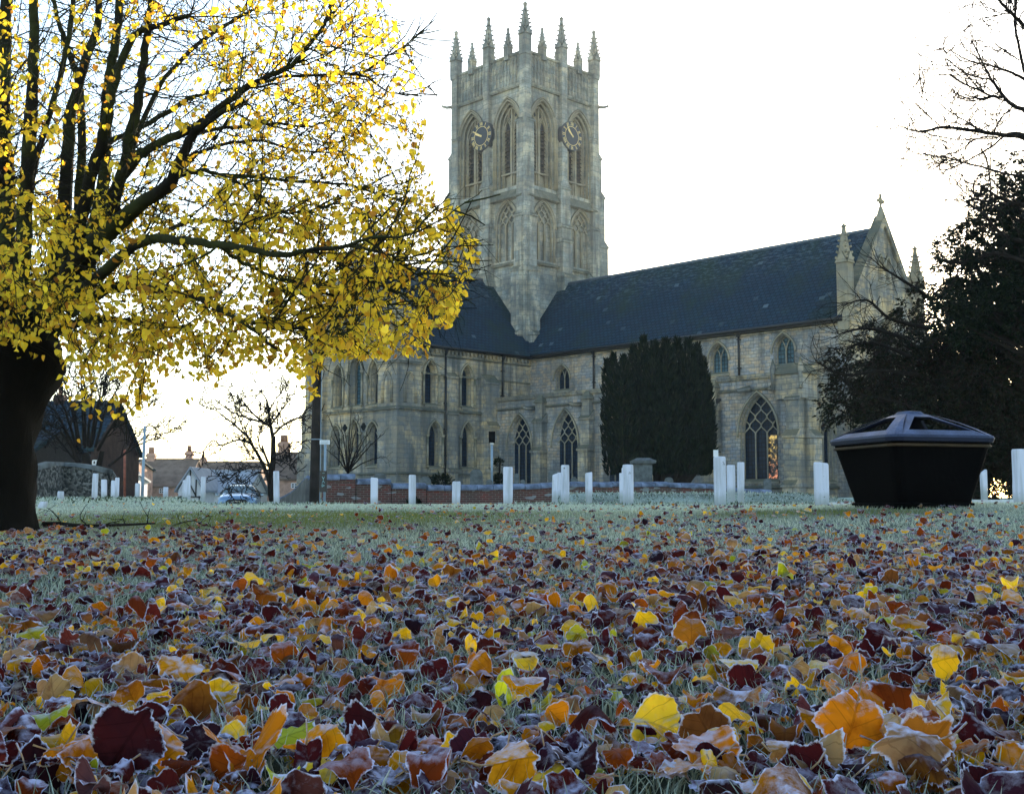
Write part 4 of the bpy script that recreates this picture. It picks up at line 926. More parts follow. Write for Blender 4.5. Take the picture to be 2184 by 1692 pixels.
m = MB(); m.poly([(-.72, -.96, 1.10), (.72, -.96, 1.10), (.57, -.26, 1.475), (-.57, -.26, 1.475)]); m.build('windscreen', M['carglass'], car)
for s in (-1, 1):
    m = MB(); m.poly([(s*.905, -.6, .98), (s*.905, 1.5, .99), (s*.66, 1.2, 1.4), (s*.66, .0, 1.42)]); m.build('side_window', M['carglass'], car)
    m = MB(); m.hexa([(s*.5, -2.2, .72), (s*.83, -2.0, .76), (s*.86, -1.8, .76), (s*.5, -2.0, .72)], [(s*.5, -2.15, .80), (s*.84, -1.95, .90), (s*.87, -1.75, .90), (s*.5, -1.95, .82)]); m.build('headlight', M['lamp'], car)
    m = MB(); m.hexa([(s*.93, -.62, .98), (s*1.08, -.6, .99), (s*1.08, -.5, .99), (s*.93, -.5, .98)], [(s*.93, -.64, 1.1), (s*1.06, -.6, 1.12), (s*1.06, -.5, 1.12), (s*.93, -.5, 1.1)]); m.build('wing_mirror', M['car'], car)
    for y in (-1.35, 1.35):
        w = empty('wheel', (s*.8, y, .33), 0, car)
        m = MB(); prof = [(.2, -.1), (.31, -.1), (.33, -.06), (.33, .06), (.31, .1), (.2, .1)]
        vs = [(x, r*math.cos(t), r*math.sin(t)) for r, x in prof for t in [2*math.pi*k/20 for k in range(20)]]
        m.add(vs, [(i*20+j, i*20+(j+1) % 20, (i+1)*20+(j+1) % 20, (i+1)*20+j) for i in range(5) for j in range(20)], 0, True); m.build('tyre', M['rubber'], w)
        m = MB()
        for k in range(5): t = 2*math.pi*k/5; m.tube([(s*.06, 0, 0), (s*.07, .2*math.cos(t), .2*math.sin(t))], .03, 4)
        m.tube([(s*.0, 0, 0), (s*.08, 0, 0)], .05, 8); m.build('rim', M['chrome'], w)
m = MB(); g = [(-.42, .58), (-.3, .53), (.3, .53), (.42, .58), (.48, .70), (.38, .79), (-.38, .79), (-.48, .70)]
m.add([(x, -2.24+.12*abs(x), z) for x, z in g], [tuple(range(8))]); m.build('grille', M['black'], car)
m = MB()
for s in (-1, 1): m.tube([(s*.075+.07*math.cos(t), -2.27, .68+.045*math.sin(t)) for t in [math.pi*k/5 for k in range(11)]], .009, 4)
m.build('emblem', M['chrome'], car)
m = MB(); m.box((-.26, -2.25, .41), (.26, -2.2, .52)); m.build('number_plate', M['plate'], car)

# ---------------------------------------------------------------- houses
M['housebrick'] = plain('hazed pink brick', (.48, .30, .23), .9, .1, .3, 2); M['darkbrick'] = plain('dark brick', (.035, .02, .018), .9, .1, .4, 2)  # house brick lightened so its colour carries the distance haze
M['tile'] = plain('hazed clay tile', (.17, .125, .10), .9, .1, .3, 1.5); M['greyslate'] = slate('grey slates', 0); M['paleroof'] = plain('frosted roof', (.34, .37, .42), .8, .2, .12, 1.2)  # clay tile paled too, haze put into its colour
M['render'] = plain('white render', (.8, .8, .82), .8, .2, .08, 2); M['timber'] = plain('black timber', (.02, .017, .015), .8); M['pane'] = plain('window pane', (.02, .03, .045), .15, .6, .1); M['pot'] = plain('chimney pot', (.30, .16, .10), .9)
M['redpipe'] = plain('red-brown downpipe', (.25, .07, .04), .6)
def house(label, px0, px1, ridge, eave, Y, depth=7, wallm='housebrick', roofm='tile', chims=(), wins=(), rz=0.0, gable_left=False, front_gable=False, name='house', base=1066):
    a, b = P(px0, ridge, Y), P(px1, ridge, Y); e = P(px0, eave, Y-depth/2); w = b.x-a.x; g0 = min(float(G(a.x, Y)), P(px0, base, Y).z); zr, ze = a.z-g0, e.z-g0
    h = empty(name, ((a.x+b.x)/2, Y, g0), rz); tag(h, label, 'house', 'old houses beyond the road')
    m = MB(); x0, x1, d = -w/2, w/2, depth/2
    for y in (-d, d): m.poly([(x0, y, -1), (x1, y, -1), (x1, y, ze), (x0, y, ze)])
    if front_gable:
        m.v = []; m.f = []; m.m = []; m.sm = []
        for y in (-d, d): m.poly([(x0, y, -1), (x1, y, -1), (x1, y, ze), (0, y, zr), (x0, y, ze)])
        for x in (x0, x1): m.poly([(x, -d, -1), (x, d, -1), (x, d, ze), (x, -d, ze)])
    else:
        for x in (x0, x1): m.poly([(x, -d, -1), (x, d, -1), (x, d, ze), (x, 0, zr), (x, -d, ze)])
    m.build('wall', M[wallm], h)
    r = MB(); o = .2
    if front_gable:
        for s in (-1, 1): r.hexa([(s*(w/2+o), -d-o, ze-.15), (s*(w/2+o), d+o, ze-.15), (0, d+o, zr), (0, -d-o, zr)], [(s*(w/2+o), -d-o, ze), (s*(w/2+o), d+o, ze), (0, d+o, zr+.15), (0, -d-o, zr+.15)])
    else:
        for s in (-1, 1): r.hexa([(x0-o, s*(d+o), ze-.15), (x1+o, s*(d+o), ze-.15), (x1+o, 0, zr-.02), (x0-o, 0, zr-.02)], [(x0-o, s*(d+o), ze), (x1+o, s*(d+o), ze), (x1+o, 0, zr+.12), (x0-o, 0, zr+.12)])
        r.tube([(x0-o, 0, zr+.12), (x1+o, 0, zr+.12)], .1, 5)
    ro = r.build('roof', M[roofm], h)
    for cx_, top, cw, pots in chims:
        c0 = P(cx_, top, Y); x = c0.x-(a.x+b.x)/2; wz = cw/FPX*Y/2; zt = c0.z-g0; q = MB()
        q.box((x-wz, -wz*.8, ze), (x+wz, wz*.8, zt)); q.box((x-wz*1.18, -wz, zt-.35), (x+wz*1.18, wz, zt-.12)); q.build('chimney', M[wallm if wallm != 'render' else 'housebrick'], ro if False else h)
        for k in range(pots): xx = x-wz*.6+wz*1.2*(k+.5)/pots; q = MB(); q.tube([(xx, 0, zt-.05), (xx, 0, zt+.55)], [.14, .11], 8); q.build('chimney_pot', M['pot'], h)
    for cx_, cy_, ww, wh in wins:
        c0 = P(cx_, cy_, Y-depth/2); x = c0.x-(a.x+b.x)/2; z = c0.z-g0; hw, hh = ww/FPX*Y/2, wh/FPX*Y/2; q = MB()
        q.box((x-hw, -d-.04, z-hh), (x+hw, -d+.02, z+hh), 1)
        for p0, p1 in (((x-hw, z-hh), (x+hw, z-hh)), ((x-hw, z+hh), (x+hw, z+hh)), ((x-hw, z-hh), (x-hw, z+hh)), ((x+hw, z-hh), (x+hw, z+hh)), ((x, z-hh), (x, z+hh)), ((x-hw, z), (x+hw, z))): q.tube([(p0[0], -d-.06, p0[1]), (p1[0], -d-.06, p1[1])], .04, 4)
        q.build('window', [M['render'], M['pane']], h)
    return h
house('tall dark brick house with slate roof behind the bushy tree at the left', 20, 252, 862, 957, 66, 8, 'darkbrick', 'greyslate', [(129, 842, 20, 1)], [(205, 990, 12, 16)])
hh = house('low black-boarded outbuilding with frosted slate roof, next to the big trunk', -60, 128, 915, 956, 44, 5, 'timber', 'greyslate', [], [])
m = MB(); b = P(266, 1062, 61.5); t = P(266, 958, 61.5); m.tube([b, t], .07, 6); o = m.build('downpipe', M['redpipe']); 
dp = empty('drainpipe', (b.x, b.y, b.z)); o.parent = dp; o.location = (-b.x, -b.y, -b.z); tag(dp, 'red-brown drainpipe down the corner of the dark brick house', 'pipe'); o.name = 'pipe'
house('little misty house with hipped grey roof between the dark brick house and the street pole', 268, 300, 984, 996, 100, 7, 'housebrick', 'greyslate', [(272, 976, 9, 2)], [])
house('small lean-to with white door beneath the misty hipped house', 262, 292, 1012, 1022, 84, 5, 'render', 'paleroof', [], [(276, 1045, 10, 16)])
house('long misty brick house with gabled end and a broad stack, right of the street pole', 308, 420, 982, 1036, 108, 8, 'housebrick', 'tile', [(323, 966, 17, 3)], [(345, 1046, 9, 9), (385, 1046, 9, 9)])
house('misty brick house with two stacks behind the half-timbered gable', 418, 560, 988, 1040, 112, 8, 'housebrick', 'tile', [(404, 962, 14, 2), (434, 975, 12, 1)], [(470, 1046, 9, 9)])
hh = house('white half-timbered gabled house, black beams, left of the car', 405, 454, 1002, 1044, 76, 5, 'render', 'paleroof', [], [], front_gable=True)
w = 49/FPX*76; zr = (P(405, 1002, 76).z-hh.location.z); ze = zr-1.15; d = 2.55; m = MB()
for p0, p1 in (((-w/2-.1, ze), (0, zr+.1)), ((w/2+.1, ze), (0, zr+.1)), ((-w/2, ze-.55), (w/2, ze-.55)), ((-w/2, ze-1.2), (w/2, ze-1.2)), ((0, ze-1.6), (0, zr)), ((-w/4, ze-.55), (-w/4, ze+.5)), ((w/4, ze-.55), (w/4, ze+.5)), ((-w/4, ze-.5), (0, ze+.2)), ((w/4, ze-.5), (0, ze+.2)), ((-w/2+.15, ze-1.8), (-w/2+.15, ze-.5)), ((w/2-.15, ze-1.8), (w/2-.15, ze-.5)), ((-.5, ze-1.8), (-.2, ze-1.2)), ((.5, ze-1.8), (.2, ze-1.2))):
    m.tube([(p0[0], -d-.03, p0[1]), (p1[0], -d-.03, p1[1])], .045, 4)
m.build('timber_frame', M['timber'], hh)
house('low pale-roofed building stretching behind the car', 440, 548, 1008, 1050, 80, 7, 'render', 'paleroof', [], [])
house('reddish brick house with tall triple chimney beside the church', 592, 660, 969, 1020, 95, 8, 'housebrick', 'tile', [(606, 942, 22, 4)], [(628, 1035, 12, 9)])
# rubble wall round the bushy tree
rw = empty('rubble_wall', (-11, 31, -.3)); tag(rw, 'curving flint rubble wall under the bushy tree, white posts before it', 'wall')
pth = [(60, 1004, 30), (105, 992, 31), (139, 993, 32), (175, 996, 32), (205, 1001, 32), (232, 1008, 32.5), (240, 1020, 33.5), (244, 1034, 35)]
m = MB(); k = MB(); pp = [P(*q) for q in pth]
for p, q in zip(pp, pp[1:]):
    w = Vector((.05, .16, 0)); m.hexa([Vector((p.x, p.y, -.6))-w, Vector((q.x, q.y, -.6))-w, Vector((q.x, q.y, -.6))+w, Vector((p.x, p.y, -.6))+w], [p-w, q-w, q+w, p+w])
    w *= 1.3; u = Vector((0, 0, .1)); k.hexa([p-w, q-w, q+w, p+w], [p-w*.7+u, q-w*.7+u, q+w*.7+u, p+w*.7+u])
def flint():
    n = N('flint rubble'); o = n.obj(); v = n.n('ShaderNodeTexVoronoi', Vector=o, Scale=15.0); vs = n.n('ShaderNodeSeparateColor', Color=v.outputs['Color'])
    col = n.mix(n.ramp(vs.outputs[0], [(.3, 0), (.9, 1)]), (.03, .032, .034), (.20, .20, .19)); col = n.mix(n.math('MULTIPLY', n.noise(o, 2, 5), .5), col, (.03, .035, .03))
    n.bump(n.math('MULTIPLY', v.outputs['Distance'], -1), .8, .05); return n.base(col, .9, .2)
M['flint'] = flint()
rel(m, rw.location).build('stonework', M['flint'], rw); rel(k, rw.location).build('coping', M['slab'], rw)
b = P(303.5, 1060, 34); t = P(309, 908, 34); o = empty('street_pole', (b.x, b.y, b.z)); tag(o, 'plain blue-grey steel pole leaning slightly among the white posts, misty houses behind', 'pole')
m = MB(); m.tube([(0, 0, -.4), (0, 0, .5), (t.x-b.x, 0, t.z-b.z)], [.045, .045, .04], 8); m.build('shaft', M['steel'], o)

# ---------------------------------------------------------------- trees
def barkmat(name, c1, c2, c3=None):
    n = N(name); o = n.obj(); f = n.noise(n.scaled(o, (1, 1, .25)), 14, 6, .7); col = n.mix(f, c1, c2)
    if c3: col = n.mix(n.ramp(n.noise(o, 1.6, 5, .65), [(.45, 0), (.6, .8)]), col, c3)
    n.bump(f, .8, .02); return n.base(col, .95, .1)
M['bark'] = barkmat('lime bark', (.004, .004, .0035), (.018, .016, .012), (.035, .042, .012)); M['twig'] = barkmat('dark twigs', (.007, .006, .0055), (.018, .014, .012)); M['trunkbark'] = barkmat('trunk bark', (.0015, .0014, .0013), (.007, .006, .005))
def leafmat(name, trans=.5, rough=.6, veins=False):
    n = N(name); at = n.n('ShaderNodeAttribute', _attribute_name='Col'); col = at.outputs['Color']
    if veins:
        ed = n.n('ShaderNodeAttribute', _attribute_name='edge').outputs['Fac']; uv = n.n('ShaderNodeAttribute', _attribute_name='LUV').outputs['Vector']
        sep = n.n('ShaderNodeSeparateXYZ', Vector=uv); x, y = sep.outputs[0], sep.outputs[1]; ax = n.math('ABSOLUTE', x)
        o = n.obj(); nz = n.noise(o, 70, 5, .7); nb = n.noise(o, 22, 4, .6)
        side = n.math('FRACT', n.math('MULTIPLY', n.math('SUBTRACT', y, n.math('MULTIPLY', ax, .75)), 4.2)); sv = n.math('LESS_THAN', n.math('ABSOLUTE', n.math('SUBTRACT', side, .5)), .045)
        mv = n.math('LESS_THAN', ax, .022); vein = n.math('MAXIMUM', sv, mv)
        col = n.mix(n.math('MULTIPLY', vein, .34), col, n.mix(1.0, col, (.25, .22, .22), 'MULTIPLY'))
        col = n.mix(n.ramp(nb, [(.5, 0), (.66, .65)]), col, n.mix(1.0, col, (.28, .14, .16), 'MULTIPLY'))   # brown blotches
        # hoar frost: a crust at the rim, a thin bloom over upward faces
        geo = n.n('ShaderNodeNewGeometry'); gz_ = n.math('ABSOLUTE', n.n('ShaderNodeSeparateXYZ', Vector=geo.outputs['Normal']).outputs[2])
        bloom = n.math('MULTIPLY', n.ramp(n.math('ADD', nz, n.math('MULTIPLY', n.math('SUBTRACT', gz_, .7), .5)), [(.44, 0), (.70, 1)]), n.ramp(gz_, [(.4, 0), (1, .5)]))
        rim = n.ramp(n.math('ADD', ed, n.math('MULTIPLY', n.math('SUBTRACT', nz, .5), .5)), [(.91, 0), (1.02, .9)])
        bloom = n.math('MULTIPLY', bloom, n.math('MULTIPLY', at.outputs['Alpha'], 1.9)); fr_ = n.math('MINIMUM', n.math('MAXIMUM', bloom, rim), .95); col = n.mix(fr_, col, (.50, .52, .70)); n.bump(nz, .4, .002)
        tf = n.math('MULTIPLY', n.math('SUBTRACT', 1.0, fr_), trans)
    else: tf = trans
    m = n.base(col, rough if not veins else .75, .06 if veins else (.25 if trans > .2 else .03))
    tr = n.n('ShaderNodeBsdfTranslucent', Color=n.mix(1.0, col, (1.5, 1.35, .9), 'MULTIPLY') if veins else n.mix(1.0, col, (1.3, 1.05, .55), 'MULTIPLY'))
    mx = n.n('ShaderNodeMixShader'); n.l(n.b.outputs[0], mx.inputs[1]); n.l(tr.outputs[0], mx.inputs[2])
    if isinstance(tf, float): mx.inputs[0].default_value = tf
    else: n.l(tf, mx.inputs[0])
    n.l(mx.outputs[0], n.out.inputs[0]); return m
M['limeleaf'] = leafmat('yellow lime leaves', .72); M['litter'] = leafmat('frosted fallen leaves', .5, .55, True)
M['needle'] = leafmat('yew needles', .12, .6); M['bladeg'] = leafmat('frosted grass blades', .25, .6)

class Twigs:
    """collects many thin tubes quickly"""
    def __init__(s): s.mb = MB()
    def add(s, pts, r0, r1, n=4): k = len(pts); s.mb.tube(pts, [r0+(r1-r0)*i/(k-1) for i in range(k)], n, 0, False)
def rvec(k=1.0): return Vector((random.gauss(0, k), random.gauss(0, k), random.gauss(0, k)))
def grow(tw, p, d, L, r, lev, spread=.6, up=.15, kids=3, wig=.12, tips=None, thick=4, minr=.004):
    n = 5 if lev else 4; pts = [p.copy()]; q = p.copy(); dd = d.normalized()
    for i in range(n):
        dd = (dd+rvec(wig)+Vector((0, 0, up*.3))).normalized(); q = q+dd*(L/n); pts.append(q.copy())
    tw.add(pts, r, max(minr, r*.5), thick if lev > 1 else 3)
    if lev == 0:
        if tips is not None: tips.append((q, dd))
        return
    for i in range(kids):
        t = random.uniform(.3, 1) if i < kids-1 else 1.0; k = min(n-1, int(t*n)); s = pts[k].lerp(pts[k+1], t*n-k if k < n else 1)
        nd = (dd+rvec(spread)+Vector((0, 0, up))).normalized()
        grow(tw, s, nd, L*random.uniform(.55, .8), max(minr, r*random.uniform(.45, .62)), lev-1, spread, up, kids, wig, tips, thick, minr)

def catmull(pts, n=5):
    out = []
    for i in range(len(pts)-1):
        a = pts[max(0, i-1)]; b = pts[i]; c = pts[i+1]; d = pts[min(len(pts)-1, i+2)]
        for j in range(n):
            t = j/n; out.append(tuple(.5*((2*b[k])+(-a[k]+c[k])*t+(2*a[k]-5*b[k]+4*c[k]-d[k])*t*t+(-a[k]+3*b[k]-3*c[k]+d[k])*t**3) for k in range(len(b))))
    return out+[tuple(pts[-1])]

# the big yellow lime at the left
YT = 8.3
tb = P(-62, 1146, YT); lime = empty('lime_tree', (tb.x, YT, tb.z)); tag(lime, 'big yellow-leaved autumn lime tree with black trunk leaning over the green', 'tree')
LO = Vector(lime.location)
def bark_tube(mb, path, n=12, rough=.04):
    """path: (Vector, radius)"""
    base = len(mb.v); prev = None; k = len(path)
    for i, (p, r) in enumerate(path):
        d = (path[min(i+1, k-1)][0]-path[max(i-1, 0)][0]).normalized()
        a = (prev-d*prev.dot(d)).normalized() if prev else d.orthogonal().normalized(); prev = a; b = d.cross(a)
        for j in range(n):
            t = 2*math.pi*j/n; rr = r*(1+rough*math.sin(3*t+i*.3)+rough*.8*math.sin(7*t+i*.7+1)); mb.v.append(tuple(p+(a*math.cos(t)+b*math.sin(t))*rr))
    for i in range(k-1):
        for j in range(n): mb.f.append((base+i*n+j, base+i*n+(j+1) % n, base+(i+1)*n+(j+1) % n, base+(i+1)*n+j)); mb.m.append(0); mb.sm.append(True)
m = MB()
tr = catmull([(-62, 1180, 175), (-60, 1140, 140), (-52, 1070, 116), (-45, 1000, 114), (-38, 930, 112), (-30, 860, 120), (-15, 790, 130), (0, 740, 135), (20, 690, 118), (50, 640, 80)], 5)
bark_tube(m, [(P(x, y, YT)-LO, r/FPX*YT) for x, y, r in tr], 20, .05)
for ang in ():
    a = math.radians(ang); q0 = Vector((.42*math.cos(a), -.42*abs(math.sin(a))-.05, .22)); q1 = Vector((.62*math.cos(a), -.62*abs(math.sin(a))-.1, -.03)); bark_tube(m, [(q0, .16), ((q0+q1)/2+Vector((0, 0, -.04)), .12), (q1, .06)], 8, .1)
m.build('trunk', M['trunkbark'], lime)
LIMBS = [  # (x, y, dY) px with start and end radius in px
 ([(-5, 780, 0), (8, 640, .1), (12, 520, .2), (14, 400, .3), (8, 260, .4), (10, 120, .5), (14, -60, .6)], 26, 12),
 ([(20, 760, 0), (45, 600, -.3), (52, 440, -.4), (62, 300, -.5), (68, 201, -.5), (73, 90, -.5), (70, -60, -.5)], 22, 9),
 ([(52, 440, -.4), (90, 290, -.2), (128, 170, 0), (150, 60, .1), (160, -50, .2)], 8, 5),
 ([(60, 720, 0), (118, 560, .2), (136, 425, .4), (144, 315, .5), (156, 227, .5), (176, 150, .5), (205, 60, .6), (214, -50, .6)], 20, 7),
 ([(80, 700, 0), (150, 540, .5), (169, 403, .7), (174, 252, .8), (164, 164, .9), (144, 100, .9), (126, 50, .9), (100, -40, .9)], 14, 4),
 ([(90, 700, 0), (160, 520, -.3), (187, 403, -.5), (217, 302, -.6), (234, 227, -.7), (252, 151, -.7), (285, 76, -.7), (325, 58, -.8), (403, 33, -.9)], 18, 5),
 ([(95, 690, 0), (190, 500, 0), (220, 378, .2), (227, 227, .3), (240, 126, .3), (252, 50, .4), (256, -60, .4)], 17, 8),
 ([(100, 680, 0), (200, 540, -.2), (247, 426, -.3), (275, 302, -.4), (297, 202, -.4), (307, 126, -.4), (320, 15, -.4), (330, -60, -.4)], 18, 6),
 ([(227, 440, -.2), (277, 353, -.5), (328, 310, -.6), (416, 272, -.8), (479, 222, -.9), (533, 183, -1), (556, 170, -1), (621, 140, -1), (656, 101, -1.1), (699, 38, -1.1), (720, -30, -1.2)], 12, 3.5),
 ([(225, 305, 0), (302, 272, .3), (391, 217, .5), (428, 202, .6), (500, 190, .7), (590, 180, .8)], 7, 2.5),
 ([(90, 690, 0), (140, 600, -.3), (176, 544, -.5), (252, 474, -.9), (302, 436, -1.1), (365, 383, -1.3), (403, 300, -1.4), (440, 262, -1.5), (520, 215, -1.6)], 30, 5),
 ([(120, 660, 0), (219, 582, -.7), (302, 516, -1.2), (378, 512, -1.6), (466, 522, -2), (533, 530, -2.2), (601, 543, -2.4), (651, 534, -2.5), (745, 524, -2.5), (775, 509, -2.6), (870, 500, -2.5), (950, 462, -2.5), (1028, 405, -2.5)], 14, .6),
 ([(378, 625, -1.0), (428, 637, -1.3), (485, 668, -1.5), (535, 700, -1.7), (590, 745, -1.8)], 8, 3),
 ([(150, 665, 0), (250, 610, .2), (378, 625, -1.0)], 15, 8),
 ([(100, 720, 0), (176, 684, .3), (260, 684, .6), (328, 692, .9), (403, 705, 1.1), (450, 765, 1.2)], 12, 3),
 ([(365, 383, -1.3), (430, 364, -.9), (480, 373, -.7), (606, 383, -.4), (732, 392, -.2), (782, 406, -.1), (858, 430, 0)], 6, 1.5),
 ([(480, 373, -.7), (518, 395, -.5), (573, 446, -.4), (650, 452, -.3), (720, 430, -.3)], 4, 2),
 ([(466, 522, -2), (520, 560, -1.7), (576, 587, -1.5), (719, 630, -1.3), (780, 640, -1.2), (850, 650, -1)], 6, 1.8),
 ([(576, 620, -1.0), (641, 625, -1.0), (689, 658, -1), (707, 700, -1)], 4, 1.8),
 ([(535, 690, -1.7), (600, 695, -1.6), (676, 703, -1.6), (742, 712, -1.6)], 4.5, 3),
 ([(719, 560, -1.2), (787, 598, -1.2), (833, 620, -1.2), (890, 655, -1.1)], 3.5, 1.3),
 ([(745, 524, -2.5), (828, 542, -2), (853, 562, -1.9), (900, 590, -1.8), (962, 612, -1.7)], 3.5, 1),
 ([(400, 285, -.7), (480, 272, -.4), (581, 265, -.2), (656, 270, 0), (719, 257, 0), (800, 268, .1)], 5, 1.3),
 ([(533, 183, -1), (621, 162, -.6), (765, 161, -.3), (833, 197, -.2), (883, 202, -.2), (915, 184, -.2)], 4, 1),
 ([(765, 161, -.3), (845, 111, -.2), (870, 95, -.2), (893, 71, -.1)], 2.2, .9),
 ([(252, 474, -.9), (330, 420, .5), (420, 330, 1.0), (540, 300, 1.4), (640, 320, 1.6), (760, 330, 1.7)], 7, 1.5),
 ([(302, 516, -1.2), (420, 470, .6), (520, 480, 1.0), (640, 500, 1.2), (760, 470, 1.4), (880, 440, 1.5)], 6, 1.3),
 ([(150, 560, .2), (240, 430, 1.2), (330, 200, 1.8), (430, 90, 2.0), (540, 20, 2.2)], 9, 3),
 ([(60, 700, 0), (0, 640, -1), (-60, 560, -1.6)], 14, 8), ([(14, 400, .3), (-30, 330, 0), (-70, 200, 0)], 8, 5),
]
nodes = []; tw = MB()
for pts, r0, r1 in LIMBS:
    pth = catmull(pts, 5); k = len(pth); path = []
    for i, (x, y, dy) in enumerate(pth):
        Y = YT+dy; j = random.uniform(-2.5, 2.5) if 0 < i < k-1 else 0
        p = P(x+j, y+random.uniform(-2.5, 2.5)*(0 < i), Y); r = (r0+(r1-r0)*(i/(k-1))**.8)/FPX*Y
        path.append((p-LO, r)); nodes.append((p, r))
    bark_tube(tw, path, 9 if r0 > 6 else 6, .04)
MASK = [(-60, -60), (820, -60), (850, 20), (872, 90), (905, 130), (915, 190), (935, 215), (905, 270), (912, 340), (925, 400), (990, 450), (1022, 500), (1020, 570), (985, 640), (968, 690), (920, 700), (908, 760), (870, 752), (800, 762), (735, 765), (690, 755), (678, 840), (652, 850), (630, 790), (570, 770), (520, 770), (480, 800), (452, 850), (420, 800), (370, 850), (345, 890), (300, 870), (250, 895), (235, 905), (180, 880), (130, 840), (115, 740), (0, 730), (-60, 720)]
def inpoly(x, y, poly=MASK):
    c = False; n = len(poly)
    for i in range(n):
        x0, y0 = poly[i]; x1, y1 = poly[(i+1) % n]
        if (y0 > y) != (y1 > y) and x < (x1-x0)*(y-y0)/(y1-y0)+x0: c = not c
    return c
def dens(x, y):
    d = .30
    if y > 400: d = 1.0
    elif x > 480: d = .6 if y < 200 else .66
    elif x > 330: d = .42
    if y > 560 and 0 < x < 420 and y < 740: d = 1.25
    if 330 < y <= 520 and 200 < x < 420: d = .5
    if 560 < x < 920 and y > 560 and y < 790: d = 1.05
    if x < 75 and 150 < y < 330: d = .75
    if 380 < x < 640 and 480 < y < 560: d = .75
    if y > 740 and x < 560: d = .45
    d *= .62+.75*(math.sin(x*.021+1.3)*math.sin(y*.027+x*.008)+.5*math.sin(x*.05+y*.043))**2+.1
    return d
def nearest(p, arr):
    dd = ((arr-np.array(p))**2).sum(1); return int(dd.argmin())
attr = []
while len(attr) < 820:
    x, y = random.uniform(-50, 1025), random.uniform(-55, 900)
    if not inpoly(x, y) or random.random() > dens(x, y)/1.5: continue
    attr.append((x, y, YT+random.choice((-1.7, -.6, .3, 1.4))+random.gauss(0, .45)))
cand = [(P(x, y, Y), x, y) for x, y, Y in attr]
cand.sort(key=lambda c: min((c[0]-q[0]).length for q in nodes))
narr = np.zeros((60000, 3)); nn_ = 0
for q in nodes: narr[nn_] = q[0]; nn_ += 1
rr_ = [q[1] for q in nodes]
leafP = []; leafS = []
px2m = 1/FPX
def leaf_at(p, s=1.0):
    leafP.append(p); leafS.append(s)
for p, x, y in cand:
    d2 = narr[:nn_]-np.array(p); pen = ((d2**2).sum(1))+np.maximum(0, -(d2[:, 2]))*.0+np.array(rr_[:nn_])*2.0; j = int(pen.argmin()); a = Vector(narr[j]); L = (p-a).length
    if L > 1.6: continue
    r0 = min(rr_[j]*.75, .004+.006*L+.002); side = rvec(.12*L); mid = a.lerp(p, .5)+side+Vector((0, 0, .10*L)); pts = []
    for i in range(6):
        t = i/5; q = a*(1-t)**2+mid*2*t*(1-t)+p*t*t; q = q+rvec(.012); pts.append(q)
    pts[0] = a
    tw.tube([q-LO for q in pts], [r0+(.003-r0)*i/5 for i in range(6)], 4, 0, False)
    for q in pts[2:]: narr[nn_] = q; nn_ += 1; rr_.append(r0*.6)
    low = y > 650
    for b in range(random.randint(4, 6)):      # fine side twigs carrying the leaves
        s = pts[random.randint(1, 5)]; d = (p-a).normalized() if L > .01 else Vector((1, 0, 0))
        d = (d*.7+rvec(.55)+Vector((.15, 0, -.25 if y > 420 else .05))).normalized(); q = s.copy(); tp = [q.copy()]; Lt = random.uniform(.14, .36)
        for i in range(4):
            d = (d+rvec(.24)+Vector((0, 0, -.16 if y > 400 else -.04))).normalized(); q = q+d*Lt/4; tp.append(q.copy())
        if inpoly(*proj(tp[-1])) or random.random() < .15: tw.tube([v-LO for v in tp], [.003, .0027, .0024, .0021, .0018], 3, 0, False)
        for k in range(random.randint(2, 5)+(2 if y > 400 else 0) if inpoly(*proj(tp[2])) else 0):
            if random.random() > dens(x, y)*1.25: continue
            v = tp[random.randint(1, 4)]+rvec(.022)+Vector((0, 0, -.012)); xx, yy = proj(v)
            if inpoly(xx, yy) or (low and x < 640 and random.random() < .25): leaf_at(v, random.uniform(.7, 1.25))
        if (y < 420 or x > 800) and inpoly(*proj(tp[-1])):                       # bare wiry ends
            e = tp[-1]; tw.tube([e-LO, e+d*.08+rvec(.02)-LO, e+d*.17+rvec(.03)-LO], [.002, .0016, .0012], 3, 0, False)
for pts, r0, r1 in LIMBS:          # bare wiry twigs all along the limbs
    for _ in range(15):
        i = random.randint(1, len(pts)-1); t = random.random(); x = pts[i-1][0]*(1-t)+pts[i][0]*t; y = pts[i-1][1]*(1-t)+pts[i][1]*t; dy = pts[i-1][2]*(1-t)+pts[i][2]*t
        p = P(x, y, YT+dy); d0 = P(x+120, y-40+random.uniform(-140, 140), YT+dy+random.uniform(-.4, .4))-p; q = p.copy(); d = d0.normalized(); L = random.uniform(.3, .9); ps = [q.copy()]; ok = True
        for k in range(6):
            d = (d+rvec(.16)+Vector((0, 0, .03))).normalized(); q = q+d*L/6; xx, yy = proj(q); ok = ok and inpoly(xx, yy) or k < 1; ps.append(q.copy())
            if not ok: break
            if k > 0:
                e = (d+rvec(.7)).normalized(); w = q+e*L*.16; w2 = w+(e+rvec(.3)).normalized()*L*.14
                if inpoly(*proj(w2)): tw.tube([q-LO, w-LO, w2-LO], [.0026, .002, .0014], 3, 0, False)
        tw.tube([v-LO for v in ps], [.0055-.0032*k/len(ps) for k in range(len(ps))], 4, 0, False)
tw.build('branches', M['bark'], lime)
